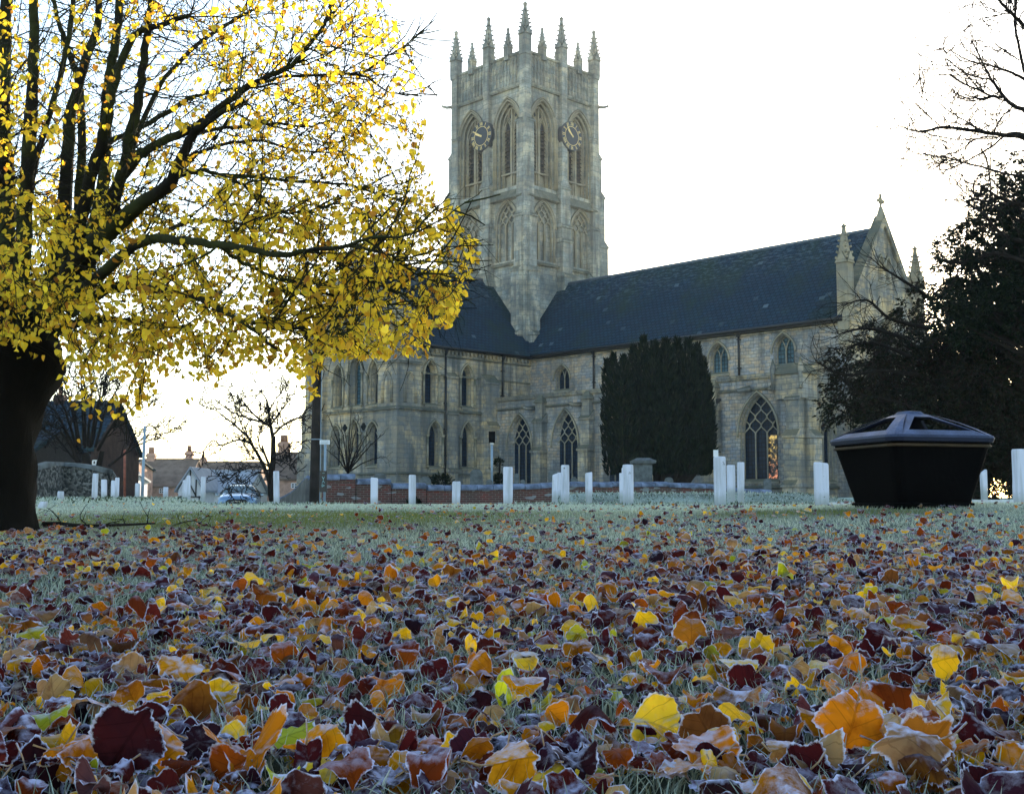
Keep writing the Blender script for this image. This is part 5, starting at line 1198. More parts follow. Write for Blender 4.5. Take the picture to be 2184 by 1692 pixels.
def leaf_template(na=7):
    """heart-shaped outline, base at origin, tip at y=-1; a fan folded on its midrib"""
    half = [(0, 0), (.22, .10), (.46, -.02), (.54, -.28), (.42, -.58), (.2, -.82), (0, -1.02)]
    V = [(0, 0, 0), (0, -.35, -.02), (0, -.7, -.02), (0, -1.02, -.1)]+[(x, y, .10*x+.12*x*x) for x, y in half[1:-1]]+[(-x, y, .10*x+.12*x*x) for x, y in half[1:-1]]
    F = [(0, 4, 5), (0, 5, 1), (1, 5, 6), (1, 6, 7), (1, 7, 2), (2, 7, 8), (2, 8, 3)]; F2 = [(a if a < 4 else a+5, c if c < 4 else c+5, b if b < 4 else b+5) for a, b, c in F]
    return np.array(V), np.array(F+F2)
def batch(Vt, Ft, pos, R, sc):
    """many copies of a template: pos (n,3), R (n,3,3), sc (n,)"""
    V = np.einsum('nij,vj->nvi', R, Vt)*sc[:, None, None]+pos[:, None, :]; n, v = V.shape[:2]
    F = (Ft[None]+(np.arange(n)*v)[:, None, None]).reshape(-1, Ft.shape[1]); return V.reshape(-1, 3), F
def rots(n, tilt=0.9, rg=rng):
    """leaves hanging roughly downwards, turned every way"""
    yaw = rg.uniform(0, 2*np.pi, n); t = rg.normal(0, tilt, n); r = rg.normal(0, tilt*.6, n)
    cy_, sy_, ct, st, cr, sr = np.cos(yaw), np.sin(yaw), np.cos(t), np.sin(t), np.cos(r), np.sin(r); Z = np.zeros(n); O = np.ones(n)
    Rz = np.stack([cy_, -sy_, Z, sy_, cy_, Z, Z, Z, O], -1).reshape(n, 3, 3); Rx = np.stack([O, Z, Z, Z, ct, -st, Z, st, ct], -1).reshape(n, 3, 3); Ry = np.stack([cr, Z, sr, Z, O, Z, -sr, Z, cr], -1).reshape(n, 3, 3)
    return Rz@Rx@Ry
# template's y axis is mapped to z (hanging)
Vt, Ft_ = leaf_template(); Vh = np.stack([Vt[:, 0], Vt[:, 2], Vt[:, 1]], 1)
n = len(leafP); pos = np.array([tuple(p-LO) for p in leafP]); sc = np.array(leafS)*.036
Rm = rots(n, .6); Rm = Rm*np.stack([rng.uniform(.55, 1.15, n), rng.uniform(.3, 3.2, n), rng.uniform(.8, 1.1, n)], -1)[:, None, :]; V, F = batch(Vh, Ft_, pos, Rm, sc)
pal = np.array([(.86, .72, .07), (.80, .66, .08), (.80, .60, .05), (.68, .58, .07), (.62, .40, .05), (.42, .22, .04), (.58, .54, .06)])
ci = rng.choice(len(pal), n, p=[.28, .2, .16, .14, .12, .05, .05]); cc = pal[ci]*rng.uniform(.75, 1.15, (n, 1)); cc = np.repeat(np.clip(cc, 0, 1), len(Vh), 0)
np_mesh('crown', V, F, M['limeleaf'], np.concatenate([cc, np.ones((len(cc), 1))], 1), parent=lime)
print('lime leaves', n, flush=True)

# bare trees and shrubs ------------------------------------------------------------
def drawn_tree(name, label, cat, Y, trunk, limbs, spawn, L, kids=3, lev=2, spread=.7, up=.1, rtw=.012, mat='twig', base=None, group=None, jit=.5, minr=.005, trunk_r=1.0):
    """a tree whose main limbs are drawn as (x, y, depth offset) paths with pixel radii; twigs grow off them"""
    x0, y0 = trunk[0][0][0][:2]; b = P(x0, y0, Y); r = empty(name, (b.x, Y, b.z)); tag(r, label, cat, group); O = Vector(r.location); m = MB()
    for pts, r0, r1 in trunk:
        pth = catmull([(p[0], p[1], p[2] if len(p) > 2 else 0) for p in pts], 4); k = len(pth)
        bark_tube(m, [(P(x, y, Y+d)-O, (r0+(r1-r0)*i/(k-1))/FPX*Y*trunk_r) for i, (x, y, d) in enumerate(pth)], 8, .06)
    m.build('trunk', M[mat], r); tw = Twigs(); mm = MB()
    for pts, r0, r1 in limbs:
        dsg = random.uniform(-1, 1)*jit; q = [(p[0], p[1], p[2] if len(p) > 2 else dsg*Y*.03*i) for i, p in enumerate(pts)]; pth = catmull(q, 4); k = len(pth)
        ps = [P(x+random.uniform(-1, 1), y+random.uniform(-1, 1), Y+d) for x, y, d in pth]; rad = [(r0+(r1-r0)*i/(k-1))/FPX*Y for i in range(k)]
        tw.mb.tube([p-O for p in ps], rad, 5, 0, False)
        for _ in range(spawn):
            i = random.randint(max(1, k//5), k-1); d = (ps[i]-ps[i-1]).normalized(); d = (d+rvec(spread)+Vector((0, 0, up))).normalized()
            grow(tw, ps[i]-O, d, L*random.uniform(.6, 1.2), max(minr, min(rad[i]*.6, rtw)), lev, spread, up, kids, .16, None, 4, minr)
    tw.mb.build('branches', M[mat], r); return r
def c2(l): return [(373+.2017*x, 800+.2017*y) for x, y in l]
drawn_tree('bare_tree', 'bare knobbly tree silhouetted against the bright sky behind the parked car', 'tree', 50,
 [(c2([(1030, 1330), (1015, 1180), (1035, 900), (1040, 760), (1040, 640)]), 7, 5), (c2([(1010, 1150), (960, 1000), (890, 860), (830, 760)]), 4.5, 3.2), (c2([(1020, 1120), (1000, 960), (960, 860), (920, 740)]), 3.8, 2)],
 [(c2([(1040, 660), (1010, 520), (990, 380), (960, 240), (870, 130)]), 4.6, 1), (c2([(850, 800), (780, 660), (600, 500), (430, 370), (350, 340)]), 3, .8), (c2([(1010, 540), (930, 490), (800, 380), (700, 260), (550, 200)]), 3, .8),
  (c2([(880, 850), (780, 700), (640, 690), (500, 740), (400, 690), (310, 780)]), 3, .7), (c2([(1050, 620), (1150, 520), (1300, 450), (1390, 430)]), 3, .8), (c2([(1020, 520), (1080, 430), (1180, 300), (1230, 240)]), 2.4, .7), (c2([(990, 390), (1060, 260), (1140, 180)]), 2, .6),
  (c2([(1050, 850), (1160, 800), (1240, 690), (1180, 610)]), 2.2, .7), (c2([(940, 500), (760, 450), (560, 360), (360, 200)]), 2.4, .7), (c2([(780, 660), (720, 560), (640, 330), (620, 230)]), 2, .6), (c2([(960, 860), (880, 700), (930, 520)]), 2, .7), (c2([(990, 1000), (860, 960), (700, 1010), (560, 1100)]), 2, .6), (c2([(1000, 1050), (880, 1020), (760, 1100), (640, 1150)]), 2, .6), (c2([(990, 960), (850, 880), (640, 920), (480, 960)]), 2, .6), (c2([(1030, 900), (1120, 900), (1220, 960), (1260, 1040)]), 1.8, .6)],
 10, .6, 3, 2, .8, .08, .03, minr=.015)
def c1_(l): return [(.2017*x, 800+.2017*y) for x, y in l]
fan = []
for x, y, lx, ly in ((520, 330, 330, 200), (620, 250, 560, -60), (700, 100, 760, -130), (860, 80, 850, -180), (980, 100, 1000, -160), (1100, 150, 1120, -60), (1200, 220, 1330, -30), (1330, 420, 1500, 250), (1280, 520, 1500, 420), (760, 300, 600, 80), (900, 250, 880, 0), (1040, 300, 1080, 60), (600, 560, 380, 420), (560, 640, 400, 500)):
    fan.append((c1_([(900+(x-900)*.35, 820+(y-820)*.1), (900+(x-900)*.75, 560+(y-560)*.6), (x, y), (lx, ly)]), 3.4, .8))
fan += [(c1_([(1150, 960), (1280, 860), (1420, 760), (1600, 680), (1800, 660)]), 3.2, .7), (c1_([(1420, 740), (1560, 640), (1700, 620), (1840, 600)]), 1.8, .6), (c1_([(820, 920), (700, 780), (560, 620), (400, 560)]), 2.6, .8)]
drawn_tree('pollard_tree', 'bushy many-stemmed bare tree rising behind the rubble wall, dark house behind it', 'tree', 42,
 [(c1_([(940, 1300), (930, 1000), (900, 820)]), 13, 8), (c1_([(1000, 1200), (1050, 950), (1080, 800)]), 8, 5), (c1_([(860, 1000), (800, 850), (780, 780)]), 6, 4)], fan, 9, .62, 3, 2, .55, .12, .024, minr=.012)
sh = []
for (x, y) in ((290, 420), (330, 640), (420, 430), (540, 330), (620, 420), (760, 560), (900, 600), (280, 790), (740, 700), (470, 520), (560, 480), (680, 640), (880, 860)):
    sh.append((([(640+.2017*(505+(x-505)*t), 800+.2017*(1030+(y-1030)*t+(-30*math.sin(3*t)))) for t in (0, .35, .7, 1)]), 1.8, .5))
drawn_tree('bare_shrub', 'small leafless many-branched shrub in front of the transept gable wall', 'shrub', 56, [([(741, 1030), (742, 1000)], 2.6, 2)], sh, 4, .5, 2, 1, .6, .1, .012, minr=.007)
sp = [([(1332, 1020), (1330, 960), (1326, 900), (1330, 850)], 1.0, .4), ([(1332, 1000), (1340, 950), (1348, 910)], .8, .4), ([(1331, 990), (1318, 940), (1308, 900)], .8, .4)]
drawn_tree('bare_sapling', 'thin pale leafless sapling in front of the dark columnar yew', 'sapling', 50, [([(1332, 1030), (1332, 985)], 1.3, 1)], sp, 4, .4, 2, 1, .5, .1, .008, 'bark', minr=.005)
def c4(l): return [(1706.2+(x*.532)*.5332, y*.532*.5332) for x, y in l]
drawn_tree('overhanging_bare_tree', 'leafless tree whose fine branches reach in over the dark yews at the right edge', 'tree', 17,
 [([(2330, 1150), (2320, 700), (2310, 400), (2300, 100)], 30, 20), ([(2310, 420), (2240, 330), (2184, 292), (2150, 288)], 12, 6), ([(2310, 380), (2230, 270), (2184, 234)], 10, 6)],
 [(c4([(1700, 1020), (1550, 1015), (1400, 995), (1230, 970), (1060, 958), (940, 985), (840, 975), (730, 940)]), 6, 1.2), (c4([(1700, 830), (1600, 790), (1520, 710), (1440, 600), (1390, 500), (1290, 310)]), 5.5, 1.7), (c4([(1520, 730), (1440, 720), (1330, 670), (1230, 630), (1120, 560)]), 3.3, 1.5),
  (c4([(1700, 600), (1620, 560), (1520, 520), (1400, 480), (1280, 460), (1170, 405)]), 3.9, 1.5), (c4([(1440, 600), (1310, 575), (1200, 520), (1100, 440)]), 2.2, 1.4), (c4([(1700, 570), (1660, 440), (1620, 200), (1620, 60), (1640, -60)]), 4, 2), (c4([(1700, 220), (1620, 130), (1540, 50), (1480, -20), (1440, -60)]), 5, 2),
  (c4([(1420, 1000), (1330, 960), (1200, 885), (1070, 800)]), 2.0, 1.4), (c4([(1060, 958), (990, 890), (870, 775)]), 1.3, 1.3), (c4([(1530, 1030), (1400, 1130), (1230, 1220), (1130, 1270), (1030, 1280)]), 2.6, 1.4), (c4([(1700, 1330), (1520, 1300), (1360, 1250), (1240, 1225), (1100, 1180), (950, 1168)]), 2.9, 1.4),
  (c4([(1360, 1120), (1400, 1200), (1430, 1340), (1430, 1480), (1410, 1510)]), 2.2, 1.4), (c4([(1410, 1515), (1320, 1500), (1230, 1440), (1160, 1350)]), 1.8, 1.4), (c4([(1600, 800), (1510, 890), (1460, 990)]), 2.0, 1.8), (c4([(1480, 1040), (1300, 1045), (1150, 1045), (1020, 1020), (920, 990)]), 1.8, 1.4),
  (c4([(1500, 1030), (1330, 1040), (1200, 1130), (1060, 1170)]), 1.7, 1.4), (c4([(1620, 140), (1560, 100), (1440, 130)]), 1.5, 1.4), (c4([(1440, 720), (1370, 745), (1230, 705)]), 1.5, 1.4), (c4([(1600, 30), (1560, 0), (1520, -40)]), 2, 1), (c4([(1650, 450), (1560, 400), (1470, 330)]), 1.7, 1.4)],
 9, .42, 2, 2, .5, .05, .012, minr=.0064)

# evergreens: many leaf-sized blades spread through a volume ------------------------------------------------------------
blade = np.array([(0, 0, 0), (.5, .12, .35), (0, 0, 1), (-.5, .12, .35)]); bladeF = np.array([(0, 1, 2, 3)])
def rot_to(d, rg=rng):
    """rotation matrices whose z axis is d, with a random roll"""
    d = d/np.linalg.norm(d, axis=1, keepdims=True); a = rg.normal(size=d.shape); x = np.cross(a, d); x /= np.linalg.norm(x, axis=1, keepdims=True)+1e-9; y = np.cross(d, x)
    return np.stack([x, y, d], -1)
def foliage(name, parent, pos, d, size, width, cols, mat='needle'):
    n = len(pos); R = rot_to(d); B = blade*np.array([width, width, 1]); V, F = batch(B, bladeF, pos, R, size)
    c = np.array(cols)[rng.integers(0, len(cols), n)]*rng.uniform(.6, 1.4, (n, 1)); c = np.repeat(c, 4, 0)
    return np_mesh(name, V, F, M[mat], np.concatenate([c, np.ones((len(c), 1))], 1), parent=parent, smooth=False)
YC = [(.004, .010, .006), (.006, .012, .006), (.003, .008, .006), (.009, .015, .006)]
Yy = 59.0
yb = P(1400, 1026, Yy); yew = empty('columnar_yew', (yb.x, Yy, float(G(yb.x, Yy)))); tag(yew, 'dense dark upright yew standing in front of the church aisle wall', 'tree'); YO = Vector(yew.location)
cols = [(1293, 775, 12), (1308, 756, 16), (1330, 762, 20), (1352, 738, 22), (1372, 728, 24), (1396, 726, 26), (1420, 724, 26), (1445, 727, 26), (1468, 733, 24), (1488, 742, 20), (1501, 762, 16), (1510, 800, 14), (1516, 860, 12), (1405, 770, 40), (1460, 775, 36), (1360, 790, 30), (1430, 800, 50)]
pos = []; dr = []
m = MB()
for px, top, r in cols:
    dY = random.uniform(-2.2, 1.2) if r < 30 else .8; t = P(px, top+random.uniform(-6, 9)*(r < 30), Yy+dY); bx = P(1404+(px-1404)*.92, 1015, Yy+dY*.6); rr = r*1.2/FPX*Yy
    m.tube([Vector((yb.x+(bx.x-yb.x)*.3, Yy+dY*.3, YO.z-.2))-YO, bx.lerp(t, .25)-YO, bx.lerp(t, .8)-YO], [.16, .10, .03], 5)
    n = int(90*r); k = rng.uniform(0, 1, n)**.9; hh_ = bx.z+(t.z-bx.z)*k
    prof = np.sin(np.clip(k, 0, 1)**.75*np.pi*.93+.2)**.6*1.0; prof = prof*np.where(k > .82, 1-((k-.82)/.2)**1.6*.75, 1); ang = rng.uniform(0, 2*np.pi, n); q = rr*prof*np.sqrt(rng.uniform(.35, 1.05, n))
    cxx = bx.x+(t.x-bx.x)*k; pos.append(np.stack([cxx+q*np.cos(ang)-YO.x, Yy+dY+q*np.sin(ang)-YO.y, hh_-YO.z], 1)); dr.append(np.stack([.35*np.cos(ang), .35*np.sin(ang), np.full(n, 1.0)], 1)+rng.normal(0, .22, (n, 3)))
m.build('trunk', M['twig'], yew); pos = np.concatenate(pos); dr = np.concatenate(dr)
foliage('crown', yew, pos, dr, rng.uniform(.18, .42, len(pos)), .32, YC)
def blob_tree(name, label, Y, blobs, n_per, cols, base, size=(.10, .22), width=.4, droop=-.5, sparse=.0, cat='tree', limbs=()):
    """crown as boughs: (px, py, radius px, depth offset, squash)"""
    b = P(base[0], base[1], Y); r = empty(name, (b.x, Y, b.z)); tag(r, label, cat); O = np.array(r.location); pos = []; dr = []
    m = MB(); bark_tube(m, [(P(base[0], base[1]+12, Y)-Vector(O), 16/FPX*Y), (P(base[0], base[1]-120, Y)-Vector(O), 11/FPX*Y), (P(base[0]-10, base[1]-320, Y)-Vector(O), 7/FPX*Y)], 8, .1)
    for px, py, rp, dY, sq in blobs:
        c = P(px, py, Y+dY); R = rp/FPX*Y; a0 = P(base[0], min(base[1]-80, py+90), Y); m.tube([a0-Vector(O), a0.lerp(c, .35)+rvec(.12)-Vector(O), a0.lerp(c, .7)+rvec(.12)+Vector((0, 0, .12))-Vector(O), c-Vector(O)], [.06, .04, .025, .012], 4)
        edge_ = min(1, max(.10, ((py-float((topf if name == 'spreading_yew' else ctop)(px)))/250)**1.2)); nb = max(8, int(n_per*R*R/3*edge_))          # sprays inside this bough
        for _ in range(nb):
            a = rng.normal(size=3); a /= np.linalg.norm(a); q = np.array(c)+a*R*np.array([1, 1, sq])*rng.uniform(.25, 1.05)**.5; k = 36
            out = a*np.array([1, 1, .35]); out[2] += droop*.35; out /= np.linalg.norm(out); t = rng.uniform(0, 1, (k, 1)); L = R*.32+.12
            pp = q+out*L*t+np.array([0, 0, -1.0])*(t**2)*L*.45+rng.normal(0, .05+.015*R, (k, 3)); pos.append(pp-O); dr.append(out+np.array([0, 0, droop])*.5+rng.normal(0, .5, (k, 3)))
    m.build('trunk', M['twig'], r)
    if limbs:
        tw = Twigs()
        for pts in limbs:
            ps = [P(x, y, Y-1.5)-Vector(O) for x, y in catmull(pts, 4)]; k = len(ps); tw.mb.tube(ps, [.05*(1-i/k)+.008 for i in range(k)], 5, 0, False)
            for i in range(2, k):
                for _ in range(3): grow(tw, ps[i], ((ps[i]-ps[i-1]).normalized()+rvec(.7)).normalized(), .6, .012, 1, .6, 0, 2, .15, None, 3, .004)
        tw.mb.build('branches', M['twig'], r)
    pos = np.concatenate(pos); dr = np.concatenate(dr); foliage('crown', r, pos, dr, rng.uniform(*size, len(pos)), width, cols); print(name, len(pos)); return r
B1 = []
def fill(x0, x1, top, bot, r, step, dY):
    x = x0
    while x < x1:
        y = float(top(x))+r*.9
        while y < float(bot(x)): B1.append((x+random.uniform(-.3, .3)*step, y+random.uniform(-.3, .3)*step, r*random.uniform(.8, 1.2), random.uniform(-dY, dY), random.uniform(.7, .95))); y += step
        x += step
topf = lambda x: np.interp(x, [1775, 1800, 1835, 1860, 1900, 1945, 1990, 2040, 2100, 2190, 2300], [770, 725, 700, 670, 650, 622, 592, 560, 548, 540, 520])
botf = lambda x: np.interp(x, [1775, 1800, 1830, 1870, 1900, 2060, 2110, 2300], [790, 860, 890, 900, 960, 1000, 1040, 1050])
fill(1812, 2290, topf, botf, 40, 36, 2.2)
blob_tree('spreading_yew', 'wide dark brownish yew hiding the west front of the church, behind the black bin', 30, B1, 560, [(.012, .016, .010), (.022, .015, .014), (.010, .015, .010), (.02, .02, .011)], (2090, 1062), (.06, .16), .40, -.6,
 limbs=[[(1960, 800), (1880, 790), (1800, 800), (1740, 770)], [(1980, 700), (1900, 680), (1850, 640), (1800, 650)], [(1940, 760), (1860, 730), (1800, 745)], [(1990, 640), (1930, 600), (1880, 570)], [(1950, 870), (1880, 850), (1830, 840), (1790, 800)], [(1930, 720), (1850, 700), (1790, 712)]])
B1 = []
ctop = lambda x: np.interp(x, [2030, 2060, 2100, 2140, 2184, 2300], [510, 450, 420, 360, 330, 280])
fill(2030, 2300, ctop, lambda x: 700, 26, 27, 1.4)
blob_tree('tall_conifer', 'tall dark conifer at the right edge with sky glinting through, above the spreading yew', 26, [b for b in B1], 560, YC, (2230, 1066), (.06, .15), .38, -.2,
 limbs=[[(2200, 520), (2140, 500), (2090, 450), (2050, 425)], [(2190, 560), (2120, 540), (2060, 560), (2010, 555)], [(2190, 440), (2140, 425), (2100, 400)]])
def bush(px, py, Y, rp, label, hf=.8, n=500):
    c = P(px, py, Y); R = rp/FPX*Y; r = empty('evergreen_bush', (c.x, Y, float(G(c.x, Y)))); tag(r, label, 'bush', 'low bushes by the church wall'); O = np.array(r.location)
    a = rng.normal(size=(n, 3)); a /= np.linalg.norm(a, axis=1)[:, None]; pos = np.array(c)+a*R*np.array([1, 1, hf])*rng.uniform(.3, 1.05, (n, 1))-O; m = MB()
    for k in range(5): m.tube([(0, 0, -.1), tuple((np.array(c)-O)+rng.normal(0, R*.4, 3))], [.04, .015], 4)
    m.build('stems', M['twig'], r); foliage('crown', r, pos, a+np.array([0, 0, .6]), rng.uniform(.08, .2, n), .5, YC)
bush(940, 1024, 60, 26, 'dark low evergreen bush between the two lower transept windows', .5, 700)
bush(1066, 1022, 58, 13, 'small dark bush right of the floodlight pole', .8, 400)
bush(1063, 986, 62, 9, 'little ivy clump high on the wall by the aisle corner', .8, 200)
bush(883, 1073, 41.5, 11, 'green weeds at the foot of the brick wall beside the white post', .5, 300)

# fallen branches on the grass by the trunk
for i, (label, pts, r) in enumerate([
 ('long black fallen branch lying on the leaves right of the big trunk', [(92, 1122, 9.2), (130, 1118, 9.3), (160, 1132, 9.0), (200, 1138, 8.9), (260, 1136, 9.2), (330, 1128, 9.6)], .022),
 ('thin forked twig standing up from the fallen branch', [(132, 1128, 9.2), (128, 1110, 9.2), (112, 1090, 9.3), (100, 1082, 9.4)], .006),
 ('thin curved fallen twig arching over the green grass patch', [(330, 1140, 9.6), (370, 1120, 9.8), (395, 1112, 9.9), (415, 1110, 10), (430, 1118, 10)], .007),
 ('second arching twig just right of the first one', [(405, 1144, 9.2), (425, 1122, 9.3), (450, 1122, 9.3), (470, 1138, 9.2)], .006)]):
    b = P(*pts[0]); b.z = float(G(b.x, b.y)); o = empty('fallen_branch', b); tag(o, label, 'branch', 'fallen branches by the trunk'); tw = Twigs(); ps = [P(*q)-b for q in catmull(pts, 3)]; k = len(ps)
    if i == 0: ps = [Vector((p.x, p.y, float(G(p.x+b.x, p.y+b.y))-b.z+.03)) for p in ps]
    tw.mb.tube(ps, [r*(1-.7*j/k) for j in range(k)], 6)
    for j in range(2, k, 2 if i == 0 else 3): grow(tw, ps[j], Vector((random.gauss(0, .6), random.gauss(0, .6), .15)).normalized(), .16 if i == 0 else .08, r*.3, 1, .6, .0, 2, .2, None, 3, .002)
    tw.mb.build('wood', M['twig'], o)

# ---------------------------------------------------------------- fallen leaves
def patch(x, y):
    """how thickly the leaves lie"""
    f = .5+.5*np.sin(x*1.9+1.2*np.sin(y*1.1)+.6)*np.cos(y*1.35+.7*np.sin(x*1.4)); f2 = .5+.5*np.sin(x*4.3+y*2.9)*np.cos(y*5.1-x*2.2)
    d = .35+.5*f+.25*f2
    px = CX+FPX*x/y; py = CY+0*x+ (YH-CY)-(G(x, y)/y)*FPX
    d = np.where((px < 420) & (py > 1240) & (py < 1370) & (px+py*.9 < 1500), d*.25, d)          # thin patch of grass at the left
    wv = 14*np.sin(px*.013+1)+9*np.sin(px*.041)
    d = d*(1-.62*np.exp(-((px-920)/330)**2)*np.exp(-((py-1155+wv)/42)**2))*(1-.6*np.exp(-((px-1900)/300)**2-((py-1290+wv)/26)**2))
    d = d*np.interp(py+wv, [1080, 1098, 1120, 1160, 1230, 1300], [.03, .06, .13, .30, .66, 1])*np.where(px > 1500, 1.15, 1)
    d = d*np.where((px < 760) & (py+wv*.5 < 1132), .35, 1)
    return np.clip(d, 0, 1)
def leaf_grid(na, rings, serr=0.0):
    """polar leaf blade, unit length about 1: returns uv (x, y), edge and faces"""
    th = np.linspace(0, 2*np.pi, na, endpoint=False); c = np.cos(th); s = np.sin(th)
    r = .50*(1+.10*np.cos(2*th)-.06*np.cos(3*(th+np.pi/2)))     # nearly round
    tip = np.exp(-((th-1.5*np.pi)/.16)**2)*.16; notch = -np.exp(-((th-.5*np.pi)/.22)**2)*.15
    r = r+tip+notch; X = [0.0]; Yv = [0.0]; E = [0.0]
    for q in rings:
        rr = r*q; rr = rr*(1+serr*(q > .99)*np.where(np.arange(na) % 2, 1, -1)); X += list(rr*c); Yv += list(rr*s); E += [q]*na
    F = []
    for k in range(na): F.append((0, 1+k, 1+(k+1) % na, 1+(k+1) % na))
    for j in range(len(rings)-1):
        a = 1+j*na; b = a+na
        for k in range(na): F.append((a+k, b+k, b+(k+1) % na, a+(k+1) % na))
    return np.array(X), np.array(Yv), np.array(E), np.array(F)
PAL = {'maroon': [(.050, .007, .010), (.026, .005, .008), (.075, .011, .010)], 'plum': [(.036, .010, .022), (.055, .022, .042), (.018, .007, .014)], 'russet': [(.20, .038, .005), (.27, .06, .006), (.13, .024, .005)],
       'amber': [(.52, .20, .006), (.44, .15, .006), (.60, .27, .008)], 'yellow': [(.80, .47, .012), (.72, .44, .015), (.84, .54, .03)], 'tan': [(.40, .24, .10), (.34, .20, .10), (.38, .26, .13)], 'lime': [(.44, .46, .02), (.38, .42, .03)]}
KEYS = list(PAL); PR = [.29, .25, .14, .13, .10, .07, .02]
def make_leaves(n, pos, size, na, rings, serr, rg, keys=None, tilt=None, yaw=None, curl=None, tipup=None):
    X, Y, E, F = leaf_grid(na, rings, serr); v = len(X)
    u = np.tile(X, (n, 1)); w = np.tile(Y, (n, 1)); asp = rg.uniform(.82, 1.05, (n, 1)); u = u*asp
    ph = rg.uniform(0, 2*np.pi, (n, 1)); th = np.arctan2(w, u); rad = np.hypot(u, w)
    out = 1+rg.normal(0, .09, (n, 1))*np.sin(2*th+ph)-rg.uniform(0, .34, (n, 1))*np.exp(-((np.mod(th-ph*1.7, 2*np.pi)-3)/.35)**2)*(E[None] > .5)+.05*np.sin(5*th+ph*2)*(E[None] > .6)+.03*np.sin(9*th+ph*3)*(E[None] > .8); u0, w0 = X[None]*np.ones((n, 1)), Y[None]*np.ones((n, 1)); u = u*out; w = w*out
    a = rg.uniform(0, np.pi, (n, 1)); k = rg.normal(2.0, 2.4, (n, 1)) if curl is None else curl[:, None]
    s = u*np.cos(a)+w*np.sin(a); t = -u*np.sin(a)+w*np.cos(a); k = np.where(np.abs(k) < .15, .15, k)
    s2 = np.sin(k*s)/k; z = -(1-np.cos(k*s))/k; k2 = rg.normal(0, 1.3, (n, 1)); z = z-k2*t*t*.6
    fold = rg.normal(.0, .55, (n, 1)); z = z+fold*np.abs(u)*.6+.05*np.sin(4*th+ph)*rad*2*rg.uniform(.3, 1.4, (n, 1))*(rad > .2)+.028*np.sin(11*th+ph*2)*(E[None] > .8)
    z = z+.012*np.cos((w0-np.abs(u0)*.75)*4.2*2*np.pi)*(E[None] > .2)
    x1 = s2*np.cos(a)-t*np.sin(a); y1 = s2*np.sin(a)+t*np.cos(a); L = np.stack([x1, y1, z], -1)*size[:, None, None]
    yw = rg.uniform(0, 2*np.pi, n) if yaw is None else yaw; tl = rg.normal(0, .42, n) if tilt is None else tilt; rl = rg.normal(0, .38, n) if tilt is None else rg.normal(0, .15, n)
    Z = np.zeros(n); O = np.ones(n); c, s_ = np.cos(yw), np.sin(yw); Rz = np.stack([c, -s_, Z, s_, c, Z, Z, Z, O], -1).reshape(n, 3, 3)
    c, s_ = np.cos(tl), np.sin(tl); Rx = np.stack([O, Z, Z, Z, c, -s_, Z, s_, c], -1).reshape(n, 3, 3); c, s_ = np.cos(rl), np.sin(rl); Ry = np.stack([c, Z, s_, Z, O, Z, -s_, Z, c], -1).reshape(n, 3, 3)
    # tilt first about x, then turn in place so that tilted faces look every way (or towards us)
    Rm = Rx@Rz if yaw is not None else Rz@Rx@Ry
    V = np.einsum('nij,nvj->nvi', Rm, L)
    V[..., 2] -= V[..., 2].min(1)[:, None]                # rest on the ground
    V = V+pos[:, None, :]
    if keys is None: keys = rg.choice(len(KEYS), n, p=PR)
    col = np.array([PAL[KEYS[q]][rg.integers(len(PAL[KEYS[q]]))] for q in keys])*rg.uniform(.75, 1.25, (n, 1))
    other = np.array([PAL[KEYS[q]][0] for q in rg.choice([0, 2, 3], n)]); g = np.clip(.5+rg.normal(0, .8, (n, 1))+(u0*np.cos(ph)+w0*np.sin(ph))*1.6*rg.uniform(0, 1, (n, 1)), 0, 1)*rg.uniform(0, .7, (n, 1))
    cv = col[:, None, :]*(1-g[..., None])+other[:, None, :]*g[..., None]
    C4 = np.concatenate([np.clip(cv, 0, 1), np.ones((n, v, 1))*(rg.uniform(0, 1, (n, 1, 1))**.85)], -1)
    return V, F, C4, np.tile(E, (n, 1)), np.stack([u0, w0, np.zeros_like(u0)], -1), keys
def scatter(y0, y1, per_m2, rg):
    A = .5*.90*(y1**2-y0**2)+.6*(y1-y0); n = int(A*per_m2*1.0); y = np.sqrt(rg.uniform(y0**2, y1**2, n)); x = rg.uniform(-1, 1, n)*(.45*y+.25)
    k = rg.uniform(0, 1, n) < patch(x, y); x, y = x[k], y[k]; return x, y
def sizes(n, rg): return np.clip(.033*np.exp(rg.normal(0, .38, n)), .013, .068)
rg = np.random.default_rng(5)
M['stalk'] = plain('frosted leaf stalk', (.40, .30, .18), .8, .2, .3, 40)
